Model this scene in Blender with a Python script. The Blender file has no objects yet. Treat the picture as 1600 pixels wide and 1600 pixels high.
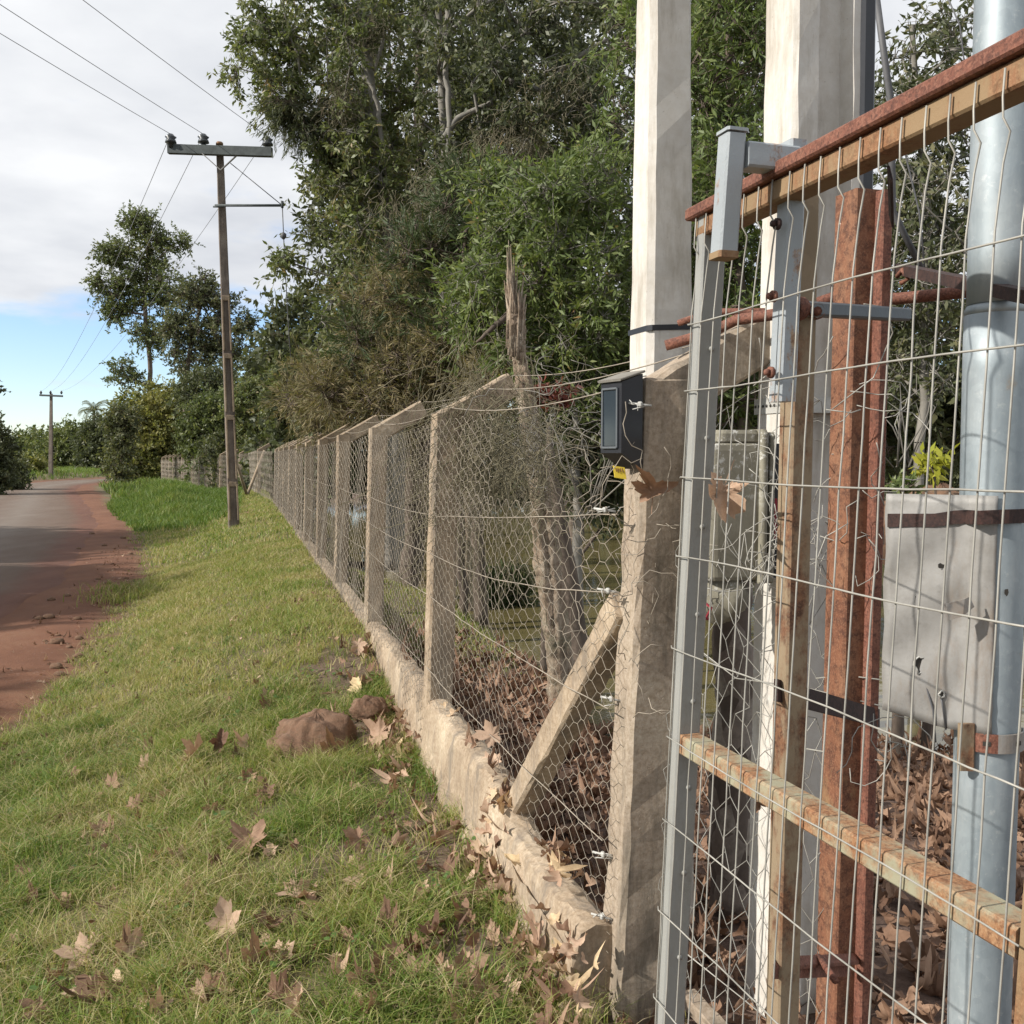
import bpy, math, random
import numpy as np
from mathutils import Vector, Matrix
R = math.radians
rnd = random.Random(7)
NR = np.random.default_rng(11)

# ------------------------------------------------------------------ camera, sky, sun, exposure
C = bpy.context.scene
COL = C.collection
F = 1550.0; PITCH = math.atan(86/1550); EYE = 1.6
cd = bpy.data.cameras.new('camera'); cam = bpy.data.objects.new('camera', cd); COL.objects.link(cam)
cam.location = (0, 0, EYE); cam.rotation_euler = (math.pi/2 - PITCH, 0, 0)
cd.sensor_width = 36; cd.sensor_height = 36; cd.lens = 36*F/1600; cd.clip_start = 0.05; cd.clip_end = 6000
C.camera = cam
SUN = Vector((-0.90, -0.31, 0.61)).normalized()
sd = bpy.data.lights.new('sun', 'SUN'); so = bpy.data.objects.new('sun', sd); COL.objects.link(so)
so.location = (-20, -10, 20); so.rotation_euler = SUN.to_track_quat('Z', 'Y').to_euler()
sd.energy = 4.2; sd.angle = R(0.8); sd.color = (1.0, 0.95, 0.87)
W = bpy.data.worlds.new('World'); C.world = W; W.use_nodes = True
wn = W.node_tree; wn.nodes.clear()
def WN(t, **k):
    n = wn.nodes.new(t)
    for a, b in k.items(): setattr(n, a, b)
    return n
wo = WN('ShaderNodeOutputWorld'); bg = WN('ShaderNodeBackground'); bg.inputs['Strength'].default_value = 0.10
sky = WN('ShaderNodeTexSky', sky_type='NISHITA', sun_disc=False)
sky.sun_elevation = math.asin(SUN.z); sky.sun_rotation = math.atan2(SUN.x, SUN.y); sky.air_density = 1.0; sky.dust_density = 0.15; sky.ozone_density = 1.6
tc = WN('ShaderNodeTexCoord'); sep = WN('ShaderNodeSeparateXYZ'); wn.links.new(tc.outputs['Generated'], sep.inputs[0])
def wm(op, a, b=None, c=None):
    n = WN('ShaderNodeMath', operation=op)
    for i, v in enumerate((a, b, c)):
        if v is None: continue
        if isinstance(v, (int, float)): n.inputs[i].default_value = v
        else: wn.links.new(v, n.inputs[i])
    return n.outputs[0]
zz = wm('MAXIMUM', wm('ADD', sep.outputs[2], 0.16), 0.05)
cb = WN('ShaderNodeCombineXYZ'); wn.links.new(wm('DIVIDE', sep.outputs[0], zz), cb.inputs[0]); wn.links.new(wm('DIVIDE', sep.outputs[1], zz), cb.inputs[1])
n1 = WN('ShaderNodeTexNoise'); n1.inputs['Scale'].default_value = 0.9; n1.inputs['Detail'].default_value = 7; n1.inputs['Roughness'].default_value = .55
n2 = WN('ShaderNodeTexNoise'); n2.inputs['Scale'].default_value = 1.7; n2.inputs['Detail'].default_value = 6
wn.links.new(cb.outputs[0], n1.inputs['Vector']); wn.links.new(cb.outputs[0], n2.inputs['Vector'])
# cloud cover: a broad deck that opens towards the horizon
cov = WN('ShaderNodeMapRange', interpolation_type='SMOOTHSTEP'); wn.links.new(sep.outputs[2], cov.inputs[0])
cov.inputs[1].default_value = 0.06; cov.inputs[2].default_value = 0.25; cov.inputs[3].default_value = -0.20; cov.inputs[4].default_value = 0.19
cm = WN('ShaderNodeMapRange', interpolation_type='SMOOTHSTEP'); wn.links.new(wm('ADD', n1.outputs[0], cov.outputs[0]), cm.inputs[0])
cm.inputs[1].default_value = 0.44; cm.inputs[2].default_value = 0.60
crp = WN('ShaderNodeMapRange'); wn.links.new(n2.outputs[0], crp.inputs[0]); crp.inputs[1].default_value = .32; crp.inputs[2].default_value = .66
cc = WN('ShaderNodeMixRGB'); wn.links.new(crp.outputs[0], cc.inputs[0]); cc.inputs[1].default_value = (4.4, 4.6, 5.0, 1); cc.inputs[2].default_value = (6.75, 6.85, 7.0, 1)
sk = WN('ShaderNodeMixRGB', blend_type='MULTIPLY'); sk.inputs[0].default_value = 1; wn.links.new(sky.outputs[0], sk.inputs[1]); sk.inputs[2].default_value = (1.06, 1.14, 1.34, 1)
mx = WN('ShaderNodeMixRGB'); wn.links.new(cm.outputs[0], mx.inputs[0]); wn.links.new(sk.outputs[0], mx.inputs[1]); wn.links.new(cc.outputs[0], mx.inputs[2])
wn.links.new(mx.outputs[0], bg.inputs[0]); wn.links.new(bg.outputs[0], wo.inputs[0])
C.view_settings.view_transform = 'Standard'; C.view_settings.look = 'None'; C.view_settings.gamma = 1; C.view_settings.exposure = 0.55
C.render.engine = 'CYCLES'
C.cycles.max_bounces = 6; C.cycles.diffuse_bounces = 3; C.cycles.glossy_bounces = 3; C.cycles.transmission_bounces = 4; C.cycles.transparent_max_bounces = 6
C.cycles.use_denoising = True

# ------------------------------------------------------------------ pixel / ground helpers
cp, sp_ = math.cos(PITCH), math.sin(PITCH)
def ray(px, py):
    u, v = (px-800)/F, (800-py)/F
    return np.array((u, cp + v*sp_, -sp_ + v*cp))
def P(px, py, Y):
    d = ray(px, py); t = Y/d[1]
    return Vector((d[0]*t, Y, EYE + d[2]*t))
def sm(x, a, b):
    t = np.clip((np.asarray(x, float)-a)/(b-a), 0, 1); return t*t*(3-2*t)
def fx(y): return 1.014 - 0.274*y
FD = Vector((-0.2643, 0.9644, 0)); FN = Vector((0.9644, 0.2643, 0))
ROAD_R = np.array([(-2.6,-40),(-2.9,-10),(-3.9,0),(-4.7,6),(-5.6,10.8),(-6.4,14),(-8.8,20.7),(-11.6,28),(-15.7,37),(-19.9,46),(-24.1,55),(-29.3,68),(-33.0,83),(-33,100),(-26,125)], float)
SH_R = np.array([(-1.6,-40),(-1.9,-10),(-2.7,0),(-3.4,6.6),(-3.75,8.6),(-5.66,15.2),(-9.2,24.3),(-14.2,35),(-18.9,46),(-27,64),(-31.5,83),(-31,100),(-24,125)], float)
def road_x(y): return np.interp(y, ROAD_R[:,1], ROAD_R[:,0])
def sh_x(y): return np.interp(y, SH_R[:,1], SH_R[:,0])
def road_w(y): return np.interp(y, [0, 40, 80, 130], [5.2, 5.8, 5.5, 6])
def snoise(x, y, s=1.0):
    x = np.asarray(x)*s; y = np.asarray(y)*s
    return (np.sin(1.7*x+0.6*y+1)+np.sin(-0.9*x+1.9*y+2.3)+np.sin(2.9*x-1.3*y+4)*.6+np.sin(3.7*x+4.1*y+.7)*.4+np.sin(-6.1*x+2.7*y)*.25)/2.6
PSH = np.array([(-300,-30),(-30,60),(-9,26),(-4,19.5),(-1.0,14.5),(.35,9.5),(.55,7.2),(2.0,6.7),(6,6.3),(30,5)], float)
def pond_d(x, y):   # >0 inside the pond
    yy = np.interp(x, [-300,-30,-9,-4,-1.0,.35,.55,2.0,6,30], [200,60,26,19.5,14.5,9.2,7.3,6.9,6.4,5])
    a = (np.asarray(y)-yy)*0.6
    b = (46 - np.asarray(y)) 
    return np.minimum(a, b)
WATER = -0.42
def T(x, y):
    x = np.asarray(x, float); y = np.asarray(y, float)
    s = (x - fx(y))*0.9644
    z_in = -0.04 - 0.16*sm(s, .4, 3) - 0.12*sm(s, 1.5, 5)
    pd = pond_d(x, y)
    z_in = z_in*(1) + (-0.42-z_in)*sm(pd, -1.6, 0.0) - 0.9*sm(pd, 0, 3)
    z_in = z_in + 1.2*sm(y, 46, 60)*sm(s, 0, 4)
    crest = 0.27*sm(y, 5.3, 8.0)
    z_out = crest - (0.24+crest)*sm(-s, .15, 2.6) 
    z_far = -0.2*sm(y, 45, 90)
    mound = 0.85*np.exp(-((x+12.0+(y-34)*0.30)/2.3)**2 - ((y-34.5)/6.0)**2)*sm(x-sh_x(y), 0, 1.8)
    dr = sh_x(y) - x
    z = np.where(s > 0, z_in, z_out + mound)
    z = np.where(s > -0.15, z, z_out+mound)
    bump = snoise(x, y, .8)*.02 + snoise(x, y, 3.1)*.008
    onroad = sm(dr, -.4, .3)
    z = z + bump*(1-onroad*.5) + z_far
    # low bank on the other side of the road
    z = z + 0.5*sm(road_x(y)-road_w(y)-x, .5, 4) + 0.03*sm(x-road_x(y), -.3, .4)*sm(dr, -.1, .5)
    return z
def G(px, py, dz=0.0):
    d = ray(px, py); t = 2.0
    for _ in range(60):
        z = float(T(d[0]*t, d[1]*t))+dz
        h = EYE + d[2]*t - z
        if d[2] >= -1e-4: break
        t += h/(-d[2])*0.6
    return Vector((d[0]*t, d[1]*t, EYE+d[2]*t))

# ------------------------------------------------------------------ materials
MATS = {}
def lin(c): return tuple(((v/12.92) if v <= .04045 else ((v+.055)/1.055)**2.4) for v in c)
class NT:
    def __init__(s, name):
        s.m = bpy.data.materials.new(name); s.m.use_nodes = True; s.t = s.m.node_tree; s.t.nodes.clear()
        s.out = s.t.nodes.new('ShaderNodeOutputMaterial'); s.b = s.t.nodes.new('ShaderNodeBsdfPrincipled')
        s.t.links.new(s.b.outputs[0], s.out.inputs[0]); s.tc = s.t.nodes.new('ShaderNodeTexCoord'); MATS[name] = s.m
    def n(s, t, **k):
        n = s.t.nodes.new(t)
        for a, b in k.items(): setattr(n, a, b)
        return n
    def l(s, a, b): s.t.links.new(a, b)
    def noise(s, scale, detail=6, rough=.6, stretch=None, coord='Object', dist=0.0):
        n = s.n('ShaderNodeTexNoise'); n.inputs['Scale'].default_value = scale; n.inputs['Detail'].default_value = detail; n.inputs['Roughness'].default_value = rough; n.inputs['Distortion'].default_value = dist
        src = s.tc.outputs[coord]
        if stretch:
            mp = s.n('ShaderNodeMapping'); mp.inputs['Scale'].default_value = stretch; s.l(src, mp.inputs[0]); src = mp.outputs[0]
        s.l(src, n.inputs['Vector']); return n.outputs[0]
    def ramp(s, fac, stops):
        r = s.n('ShaderNodeValToRGB'); e = r.color_ramp.elements
        while len(e) < len(stops): e.new(.5)
        for i, (p, c) in enumerate(stops):
            e[i].position = p; e[i].color = (*(c if len(c) == 3 else c[:3]), 1) if not isinstance(c, (int, float)) else (c, c, c, 1)
        s.l(fac, r.inputs[0]); return r.outputs[0]
    def mix(s, fac, a, b, mode='MIX'):
        m = s.n('ShaderNodeMixRGB', blend_type=mode)
        for i, v in enumerate((fac, a, b)):
            if isinstance(v, (int, float)): m.inputs[i].default_value = v if i == 0 else (v, v, v, 1)
            elif isinstance(v, tuple): m.inputs[i].default_value = (*v, 1)
            else: s.l(v, m.inputs[i])
        return m.outputs[0]
    def col(s, c): s.l(c, s.b.inputs['Base Color']) if not isinstance(c, tuple) else setattr(s.b.inputs['Base Color'], 'default_value', (*c, 1))
    def rough(s, r):
        if isinstance(r, (int, float)): s.b.inputs['Roughness'].default_value = r
        else: s.l(r, s.b.inputs['Roughness'])
    def bump(s, h, strength=.4, dist=.01):
        b = s.n('ShaderNodeBump'); b.inputs['Strength'].default_value = strength; b.inputs['Distance'].default_value = dist
        s.l(h, b.inputs['Height']); s.l(b.outputs[0], s.b.inputs['Normal']); return b
def concrete(name, c1, c2, c3, fine=60, stain=None, pits=.6, bd=.004):
    t = NT(name)
    a = t.noise(3, 8, .65); f = t.noise(fine, 6, .7); st = t.noise(6, 7, .7, (1.6, 1.6, .25))
    base = t.ramp(a, [(.3, c1), (.5, c2), (.7, c3)])
    base = t.mix(t.ramp(f, [(.35, .0), (.62, 1.0)]), t.mix(1.0, base, (.66, .62, .56) if 'white' not in name else (.90,.88,.85), 'MULTIPLY'), base)
    if stain: base = t.mix(t.ramp(st, [(.50, .0), (.66, .85)]), base, stain)
    v = t.n('ShaderNodeTexVoronoi'); v.inputs['Scale'].default_value = 55; t.l(t.tc.outputs['Object'], v.inputs['Vector'])
    pit = t.ramp(v.outputs['Distance'], [(.05, .0), (.16, 1.0)])
    gate_ = t.ramp(t.noise(9, 3), [(.5, 0.0), (.62, pits)])
    base = t.mix(gate_, base, t.mix(1.0, base, t.mix(pit, (.25, .22, .2), (1, 1, 1)), 'MULTIPLY'))
    t.col(base); t.rough(.92)
    h = t.mix(.5, f, t.mix(.5, a, pit)); t.bump(h, .7, bd)
    return t.m
concrete('concrete_weathered', (.26,.20,.15), (.37,.30,.23), (.48,.41,.32), 70, (.12,.10,.075))
concrete('concrete_post', (.24,.18,.125), (.38,.295,.21), (.54,.445,.33), 60, (.17,.14,.11))
concrete('concrete_white', (.47,.44,.395), (.57,.54,.495), (.63,.605,.56), 26, (.33,.29,.235), .3, .0025)
concrete('concrete_brown', (.13,.085,.055), (.20,.14,.095), (.27,.20,.145), 60, (.11,.08,.06))
concrete('concrete_pole', (.14,.115,.10), (.20,.165,.14), (.28,.24,.205), 60, (.09,.07,.06))
def rust(name, cols, spots=None, rough=.8, metal=0.0, thr=(.42,.56), stretch=(1,1,.35), sc=14, bd=.002):
    """cols: three rust tones; spots: colour of the surviving paint/zinc where noise is low"""
    t = NT(name)
    a = t.noise(sc, 8, .7, stretch, dist=.4); b = t.noise(sc*6, 6, .7)
    base = t.ramp(a, [(.3, cols[0]), (.5, cols[1]), (.68, cols[2])])
    base = t.mix(t.ramp(b, [(.46, 0.0), (.60, .75)]), base, tuple(v*.5 for v in cols[0])); base = t.mix(t.ramp(t.noise(210, 3, .6), [(.5, 0.0), (.66, .45)]), base, tuple(min(1, v*1.35) for v in cols[2]))
    t.col(base)
    if spots:
        m = t.ramp(t.noise(sc*.55, 7, .72, stretch), [(thr[0], 0.0), (thr[1], 1.0)])
        t.col(t.mix(m, spots, base)); 
        if metal:
            iv = t.n('ShaderNodeMath', operation='MULTIPLY_ADD'); t.l(m, iv.inputs[0]); iv.inputs[1].default_value = -metal; iv.inputs[2].default_value = metal; t.l(iv.outputs[0], t.b.inputs['Metallic'])
    t.rough(rough); t.bump(b, .5, bd); return t.m
rust('rust_red', ((.10,.035,.022), (.17,.062,.038), (.23,.105,.068)), sc=20, stretch=(1,1,.7))
rust('rust_ochre', ((.22,.10,.04), (.22,.105,.05), (.27,.155,.08)), (.24,.16,.085), thr=(.46,.58))
rust('rust_dark', ((.022,.011,.010), (.038,.018,.014), (.06,.026,.02)))
rust('rust_mixed', ((.105,.038,.022), (.18,.072,.036), (.24,.125,.07)), (.24,.145,.07), thr=(.33,.42), sc=7, stretch=(1,1,.5))
rust('rust_yellow', ((.09,.035,.02), (.17,.075,.035), (.22,.13,.07)), (.235,.175,.11), sc=11, stretch=(1,1,.55), thr=(.47,.56))
rust('rail_paint', ((.22,.09,.04), (.28,.14,.065), (.32,.20,.11)), (.285,.265,.18), thr=(.44,.58), sc=16, stretch=(1,1,1))
rust('grey_paint', ((.22,.08,.035), (.30,.15,.07), (.34,.24,.14)), (.30,.325,.34), .45, thr=(.545,.60), sc=13, stretch=(1,1,.6))
rust('grey_dark', ((.13,.06,.04), (.14,.09,.06), (.15,.13,.11)), (.10,.11,.12), .5, thr=(.56,.7), sc=12)
rust('stile_paint', ((.20,.15,.09), (.24,.22,.18), (.30,.28,.235)), (.27,.268,.25), .5, thr=(.5,.7), sc=6, stretch=(1,1,.25))
def galv():
    t = NT('galvanized')
    v = t.n('ShaderNodeTexVoronoi'); v.inputs['Scale'].default_value = 70; t.l(t.tc.outputs['Object'], v.inputs['Vector'])
    a = t.noise(5, 8, .7, (1.5, 1.5, .35)); b = t.noise(38, 6, .75)
    c = t.ramp(a, [(.3, (.20,.24,.265)), (.5, (.29,.33,.35)), (.7, (.40,.43,.44))])
    g_ = t.n('ShaderNodeRGBToBW'); t.l(v.outputs['Color'], g_.inputs[0]); c = t.mix(.09, c, g_.outputs[0], 'SOFT_LIGHT')
    c = t.mix(t.ramp(b, [(.58, 0.0), (.72, .5)]), c, (.55,.56,.55))
    c = t.mix(t.ramp(t.noise(7, 8, .75), [(.62, 0.0), (.70, .8)]), c, (.30,.24,.17))
    t.col(c); t.b.inputs['Metallic'].default_value = .35; t.rough(t.ramp(a, [(.3, .45), (.7, .68)])); t.bump(b, .25, .001)
galv()
def simple(name, c, rough=.6, metal=0, var=.25, sc=12, bs=.2, stretch=None):
    t = NT(name); a = t.noise(sc, 6, .65, stretch)
    t.col(t.ramp(a, [(.3, tuple(v*(1-var) for v in c)), (.7, tuple(min(1, v*(1+var)) for v in c))])); t.rough(rough); t.b.inputs['Metallic'].default_value = metal
    if bs: t.bump(a, bs, .003)
    return t.m
t = NT('sheet_zinc'); a = t.noise(6, 8, .7); b = t.noise(45, 6, .75)
c = t.ramp(a, [(.3, (.18,.165,.145)), (.5, (.25,.24,.225)), (.7, (.32,.31,.295))]); c = t.mix(t.ramp(t.noise(4, 8, .75, (1,1,.4)), [(.54, 0.0), (.68, .75)]), c, (.20,.135,.085)); c = t.mix(t.ramp(b, [(.55, 0.0), (.7, .5)]), c, (.16,.15,.14))
t.col(c); t.b.inputs['Metallic'].default_value = .15; t.rough(.6); t.bump(b, .3, .002)
simple('mesh_wire', (.32,.305,.27), .55, .2, .3, 8)
simple('hex_wire', (.31,.265,.21), .7, .2, .35, 6)
simple('cable', (.09,.09,.095), .6, 0)
simple('cable_light', (.25,.26,.28), .6, 0)
simple('black_plastic', (.018,.019,.024), .42, 0, .2, 20, .05)
simple('white_plastic', (.40,.39,.36), .5, 0, .2, 20)
simple('crossarm', (.075,.085,.085), .85, 0, .3, 8)
simple('porcelain', (.05,.055,.06), .3, 0)
simple('yellow_tag', (.72,.53,.05), .5, 0, .12)
simple('red_cloth', (.30,.03,.045), .8, 0)
simple('hole_shade', (.03,.025,.02), .6, 0)  # near-black colour painting the shade inside holes and slots
simple('bark', (.115,.088,.068), .95, 0, .45, 9, .8, (1,1,.25))
simple('bark_pale', (.20,.185,.16), .95, 0, .4, 6, .6, (1,1,.3))
simple('water_stain', (.18,.15,.11), .9)
t = NT('dead_trunk'); a = t.noise(16, 9, .8, (1,1,.35), dist=.6); b = t.noise(5, 6, .7); f = t.noise(60, 5, .7, (1,1,.4))
c = t.ramp(a, [(.32, (.12,.085,.055)), (.46, (.28,.205,.145)), (.58, (.44,.36,.27)), (.72, (.58,.50,.41))])
t.col(t.mix(t.ramp(b, [(.5, 0.0), (.66, .7)]), c, (.13,.135,.075))); t.rough(.95); t.bump(t.mix(.4, a, f), 1.0, .035)
t = NT('plane_bark'); v = t.n('ShaderNodeTexVoronoi'); v.inputs['Scale'].default_value = 16; mp = t.n('ShaderNodeMapping'); mp.inputs['Scale'].default_value = (1,1,.5); t.l(t.tc.outputs['Object'], mp.inputs[0]); t.l(mp.outputs[0], v.inputs['Vector'])
sx = t.n('ShaderNodeSeparateXYZ'); t.l(v.outputs['Color'], sx.inputs[0]); f = t.noise(30, 6, .7)
t.col(t.mix(t.ramp(f, [(.4, 0.0), (.7, .6)]), t.ramp(sx.outputs[0], [(.2, (.10,.075,.06)), (.5, (.19,.15,.125)), (.85, (.30,.26,.22))]), (.07,.055,.045))); t.rough(.9); t.bump(t.mix(.5, f, sx.outputs[0]), .8, .008)
t = NT('old_plastic'); a = t.noise(10, 6, .65); l_ = t.noise(34, 5, .8)
c = t.ramp(a, [(.3, (.17,.155,.115)), (.7, (.28,.26,.20))])
sz = t.n('ShaderNodeSeparateXYZ'); t.l(t.tc.outputs['Generated'], sz.inputs[0])
up = t.ramp(sz.outputs[2], [(.45, 0.0), (.75, 1.0)])
t.col(t.mix(t.mix(1.0, t.ramp(l_, [(.54, 0.0), (.6, 1.0)]), up, 'MULTIPLY'), c, (.50,.49,.45))); t.rough(.8); t.bump(l_, .3, .003)
t = NT('meter_glass'); t.col((.03,.04,.05)); t.rough(.10); t.b.inputs['Specular IOR Level'].default_value = .6
t = NT('rock'); a = t.noise(9, 8, .7); b = t.noise(45, 6, .7)
t.col(t.mix(t.ramp(b, [(.45, 0.0), (.7, .6)]), t.ramp(a, [(.3, (.10,.052,.030)), (.5, (.165,.092,.055)), (.7, (.23,.15,.10))]), (.10,.07,.045))); t.rough(.97); t.bump(b, .9, .01)
# water
t = NT('water'); n = t.noise(.7, 5, .6, (1,1.8,1)); t.col(t.ramp(n, [(.3, (.12,.10,.042)), (.7, (.17,.14,.06))])); t.rough(.07); t.b.inputs['Specular IOR Level'].default_value = .5
t.bump(t.noise(2.2, 3, .5, (1,2,1)), .10, .03)
# ground: zone attribute 0 grass soil, 1 red dirt, 2 litter, 3 far meadow
t = NT('ground')
at = t.n('ShaderNodeAttribute', attribute_name='dirt'); at2 = t.n('ShaderNodeAttribute', attribute_name='litter')
a = t.noise(1.3, 8, .65); b = t.noise(16, 6, .75); g = t.noise(70, 5, .7)
soil = t.ramp(a, [(.3, (.08,.075,.03)), (.55, (.14,.115,.05)), (.75, (.19,.15,.08))])
soil = t.mix(t.ramp(b, [(.4, 0.0), (.7, .7)]), soil, (.085,.06,.035))
red = t.ramp(t.noise(1.1, 7, .65), [(.3, (.115,.042,.017)), (.55, (.175,.072,.034)), (.75, (.23,.12,.065))])
vor = t.n('ShaderNodeTexVoronoi'); vor.inputs['Scale'].default_value = 17; t.l(t.tc.outputs['Object'], vor.inputs['Vector'])
peb = t.ramp(vor.outputs['Distance'], [(.12, 1.0), (.26, 0.0)])
red = t.mix(t.mix(1.0, peb, t.ramp(a, [(.48, 0.0), (.6, .6)]), 'MULTIPLY'), red, (.25,.17,.13))
red = t.mix(t.ramp(g, [(.45, 0.0), (.7, .55)]), red, (.08,.035,.022))
lit = t.ramp(b, [(.3, (.06,.035,.025)), (.5, (.12,.075,.055)), (.7, (.19,.13,.10))])
c = t.mix(at.outputs['Fac'], soil, red); c = t.mix(at2.outputs['Fac'], c, lit)
t.col(c); t.rough(.97); t.bump(t.mix(.5, b, g), .9, .02)
t = NT('road'); at = t.n('ShaderNodeAttribute', attribute_name='u'); wob = t.noise(.35, 4, .6)
m = t.n('ShaderNodeMath', operation='MULTIPLY_ADD'); t.l(wob, m.inputs[0]); m.inputs[1].default_value = .22; t.l(at.outputs['Fac'], m.inputs[2])
tracks = t.ramp(m.outputs[0], [(.0, 0.0), (.16, .15), (.26, .9), (.36, .25), (.48, .7), (.58, .35), (.72, 1.0), (.86, .35), (.98, 0.0)])
a = t.noise(1.6, 8, .7, (1,.35,1)); b = t.noise(40, 6, .75)
c1 = t.ramp(a, [(.3, (.105,.062,.040)), (.7, (.145,.095,.066))]); c2 = t.ramp(a, [(.3, (.150,.118,.092)), (.7, (.205,.168,.138))])
m2 = t.n('ShaderNodeMath', operation='MULTIPLY_ADD'); t.l(t.noise(1.2, 6, .7), m2.inputs[0]); m2.inputs[1].default_value = .16; t.l(at.outputs['Fac'], m2.inputs[2]); edg = t.ramp(m2.outputs[0], [(.08, 1.0), (.17, 0.0), (.93, 0.0), (1.0, 1.0)]); c = t.mix(edg, t.mix(tracks, c1, c2), t.ramp(a, [(.3, (.11,.042,.024)), (.7, (.17,.075,.045))])); c = t.mix(t.ramp(b, [(.5, 0.0), (.75, .5)]), c, (.08,.05,.042)); t.col(c); t.rough(.93); t.bump(t.mix(.5, a, b), .9, .04)
def leafmat(name, stops, trans=.35, rough=.5, spec=.35, dry=False):
    t = NT(name); at = t.n('ShaderNodeAttribute', attribute_name='tint'); c = t.ramp(at.outputs['Fac'], stops)
    if dry:
        f = t.noise(28, 5, .7); c = t.mix(t.ramp(f, [(.45, 0.0), (.7, .5)]), c, t.mix(1.0, c, (.5,.4,.32), 'MULTIPLY'))
        t.bump(f, .4, .003)
    t.col(c); t.rough(rough); t.b.inputs['Specular IOR Level'].default_value = spec
    tr = t.n('ShaderNodeBsdfTranslucent'); t.l(t.mix(1.0, c, (1.25, 1.3, .75) if not dry else (1.2, 1.0, .8), 'MULTIPLY'), tr.inputs[0]); ms = t.n('ShaderNodeMixShader'); ms.inputs[0].default_value = trans
    t.l(t.b.outputs[0], ms.inputs[1]); t.l(tr.outputs[0], ms.inputs[2]); t.l(ms.outputs[0], t.out.inputs[0])
leafmat('leaf_olive', [(0, (.07,.092,.034)), (.5, (.15,.175,.068)), (.82, (.22,.215,.10)), (1, (.29,.21,.115))])
leafmat('leaf_dark', [(0, (.05,.060,.030)), (.6, (.108,.122,.060)), (1, (.19,.175,.09))], .33)
leafmat('weed_leaf', [(0, (.06,.12,.03)), (.6, (.12,.20,.05)), (1, (.20,.22,.09))], .3)
leafmat('leaf_bright', [(0, (.075,.105,.034)), (.5, (.155,.20,.066)), (.85, (.24,.26,.10)), (1, (.26,.15,.06))])
leafmat('leaf_brown', [(0, (.10,.10,.045)), (.40, (.19,.165,.08)), (.72, (.29,.225,.125)), (1, (.13,.165,.055))], .25, .7)
leafmat('needle_green', [(0, (.04,.065,.024)), (.6, (.065,.09,.03)), (1, (.13,.11,.05))], .2, .6)
leafmat('leaf_hedge', [(0, (.075,.092,.028)), (.5, (.17,.18,.055)), (1, (.26,.235,.08))])
leafmat('leaf_yellow', [(0, (.25,.27,.03)), (1, (.42,.40,.06))])
leafmat('leaf_red', [(0, (.10,.03,.025)), (1, (.22,.07,.05))])
leafmat('grass_blade', [(0, (.07,.125,.022)), (.38, (.18,.25,.052)), (.62, (.30,.30,.09)), (.82, (.38,.33,.15)), (1, (.50,.41,.25))], .35, .55, .3)
leafmat('grass_lush', [(0, (.065,.115,.022)), (.55, (.125,.19,.042)), (1, (.24,.25,.08))], .35, .55, .3)
leafmat('dry_leaf', [(0, (.13,.075,.05)), (.25, (.24,.145,.095)), (.5, (.36,.235,.16)), (.8, (.50,.36,.26)), (1, (.60,.46,.27))], .15, .75, .25, True)
leafmat('lichen', [(0, (.13,.115,.075)), (.6, (.22,.195,.13)), (1, (.31,.28,.20))], .2, .8, .1)
simple('hill_trees', (.075,.105,.10), 1.0, 0, .2, .02, 0)

# ------------------------------------------------------------------ object helpers
def tag(o, label=None, cat=None, group=None, kind=None):
    if label: o['label'] = label
    if cat: o['category'] = cat
    if group: o['group'] = group
    if kind: o['kind'] = kind
    return o
def thing(name, loc, label, cat, group=None, rz=0):
    o = bpy.data.objects.new(name, None); COL.objects.link(o); o.location = loc; o.rotation_euler = (0, 0, rz); o.empty_display_size = .1
    return tag(o, label, cat, group)
def wloc(o):
    v = Vector(o.location)
    while o.parent: o = o.parent; v += Vector(o.location)
    return v
def npmesh(name, V, Fc, mat, parent=None, tint=None, smooth=False, attrs=None, nv=None):
    """V (n,3) world coordinates; Fc (m,k) all faces with k corners"""
    V = np.asarray(V, np.float32); Fc = np.asarray(Fc, np.int32)
    off = np.array(wloc(parent)) if parent else np.array([V[:,0].mean(), V[:,1].mean(), V[:,2].min()])
    me = bpy.data.meshes.new(name); k = Fc.shape[1]
    me.vertices.add(len(V)); me.vertices.foreach_set('co', (V-off.astype(np.float32)).ravel())
    me.loops.add(Fc.size); me.loops.foreach_set('vertex_index', Fc.ravel())
    me.polygons.add(len(Fc)); me.polygons.foreach_set('loop_start', np.arange(0, Fc.size, k, dtype=np.int32))
    me.update(calc_edges=True)
    if smooth: me.polygons.foreach_set('use_smooth', np.ones(len(Fc), bool))
    A = dict(attrs or {})
    if tint is not None: A['tint'] = tint
    for an, av in A.items():
        at = me.attributes.new(an, 'FLOAT', 'POINT'); at.data.foreach_set('value', np.asarray(av, np.float32))
    me.materials.append(MATS[mat])
    o = bpy.data.objects.new(name, me); COL.objects.link(o)
    if parent: o.parent = parent
    else: o.location = off
    return o
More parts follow.
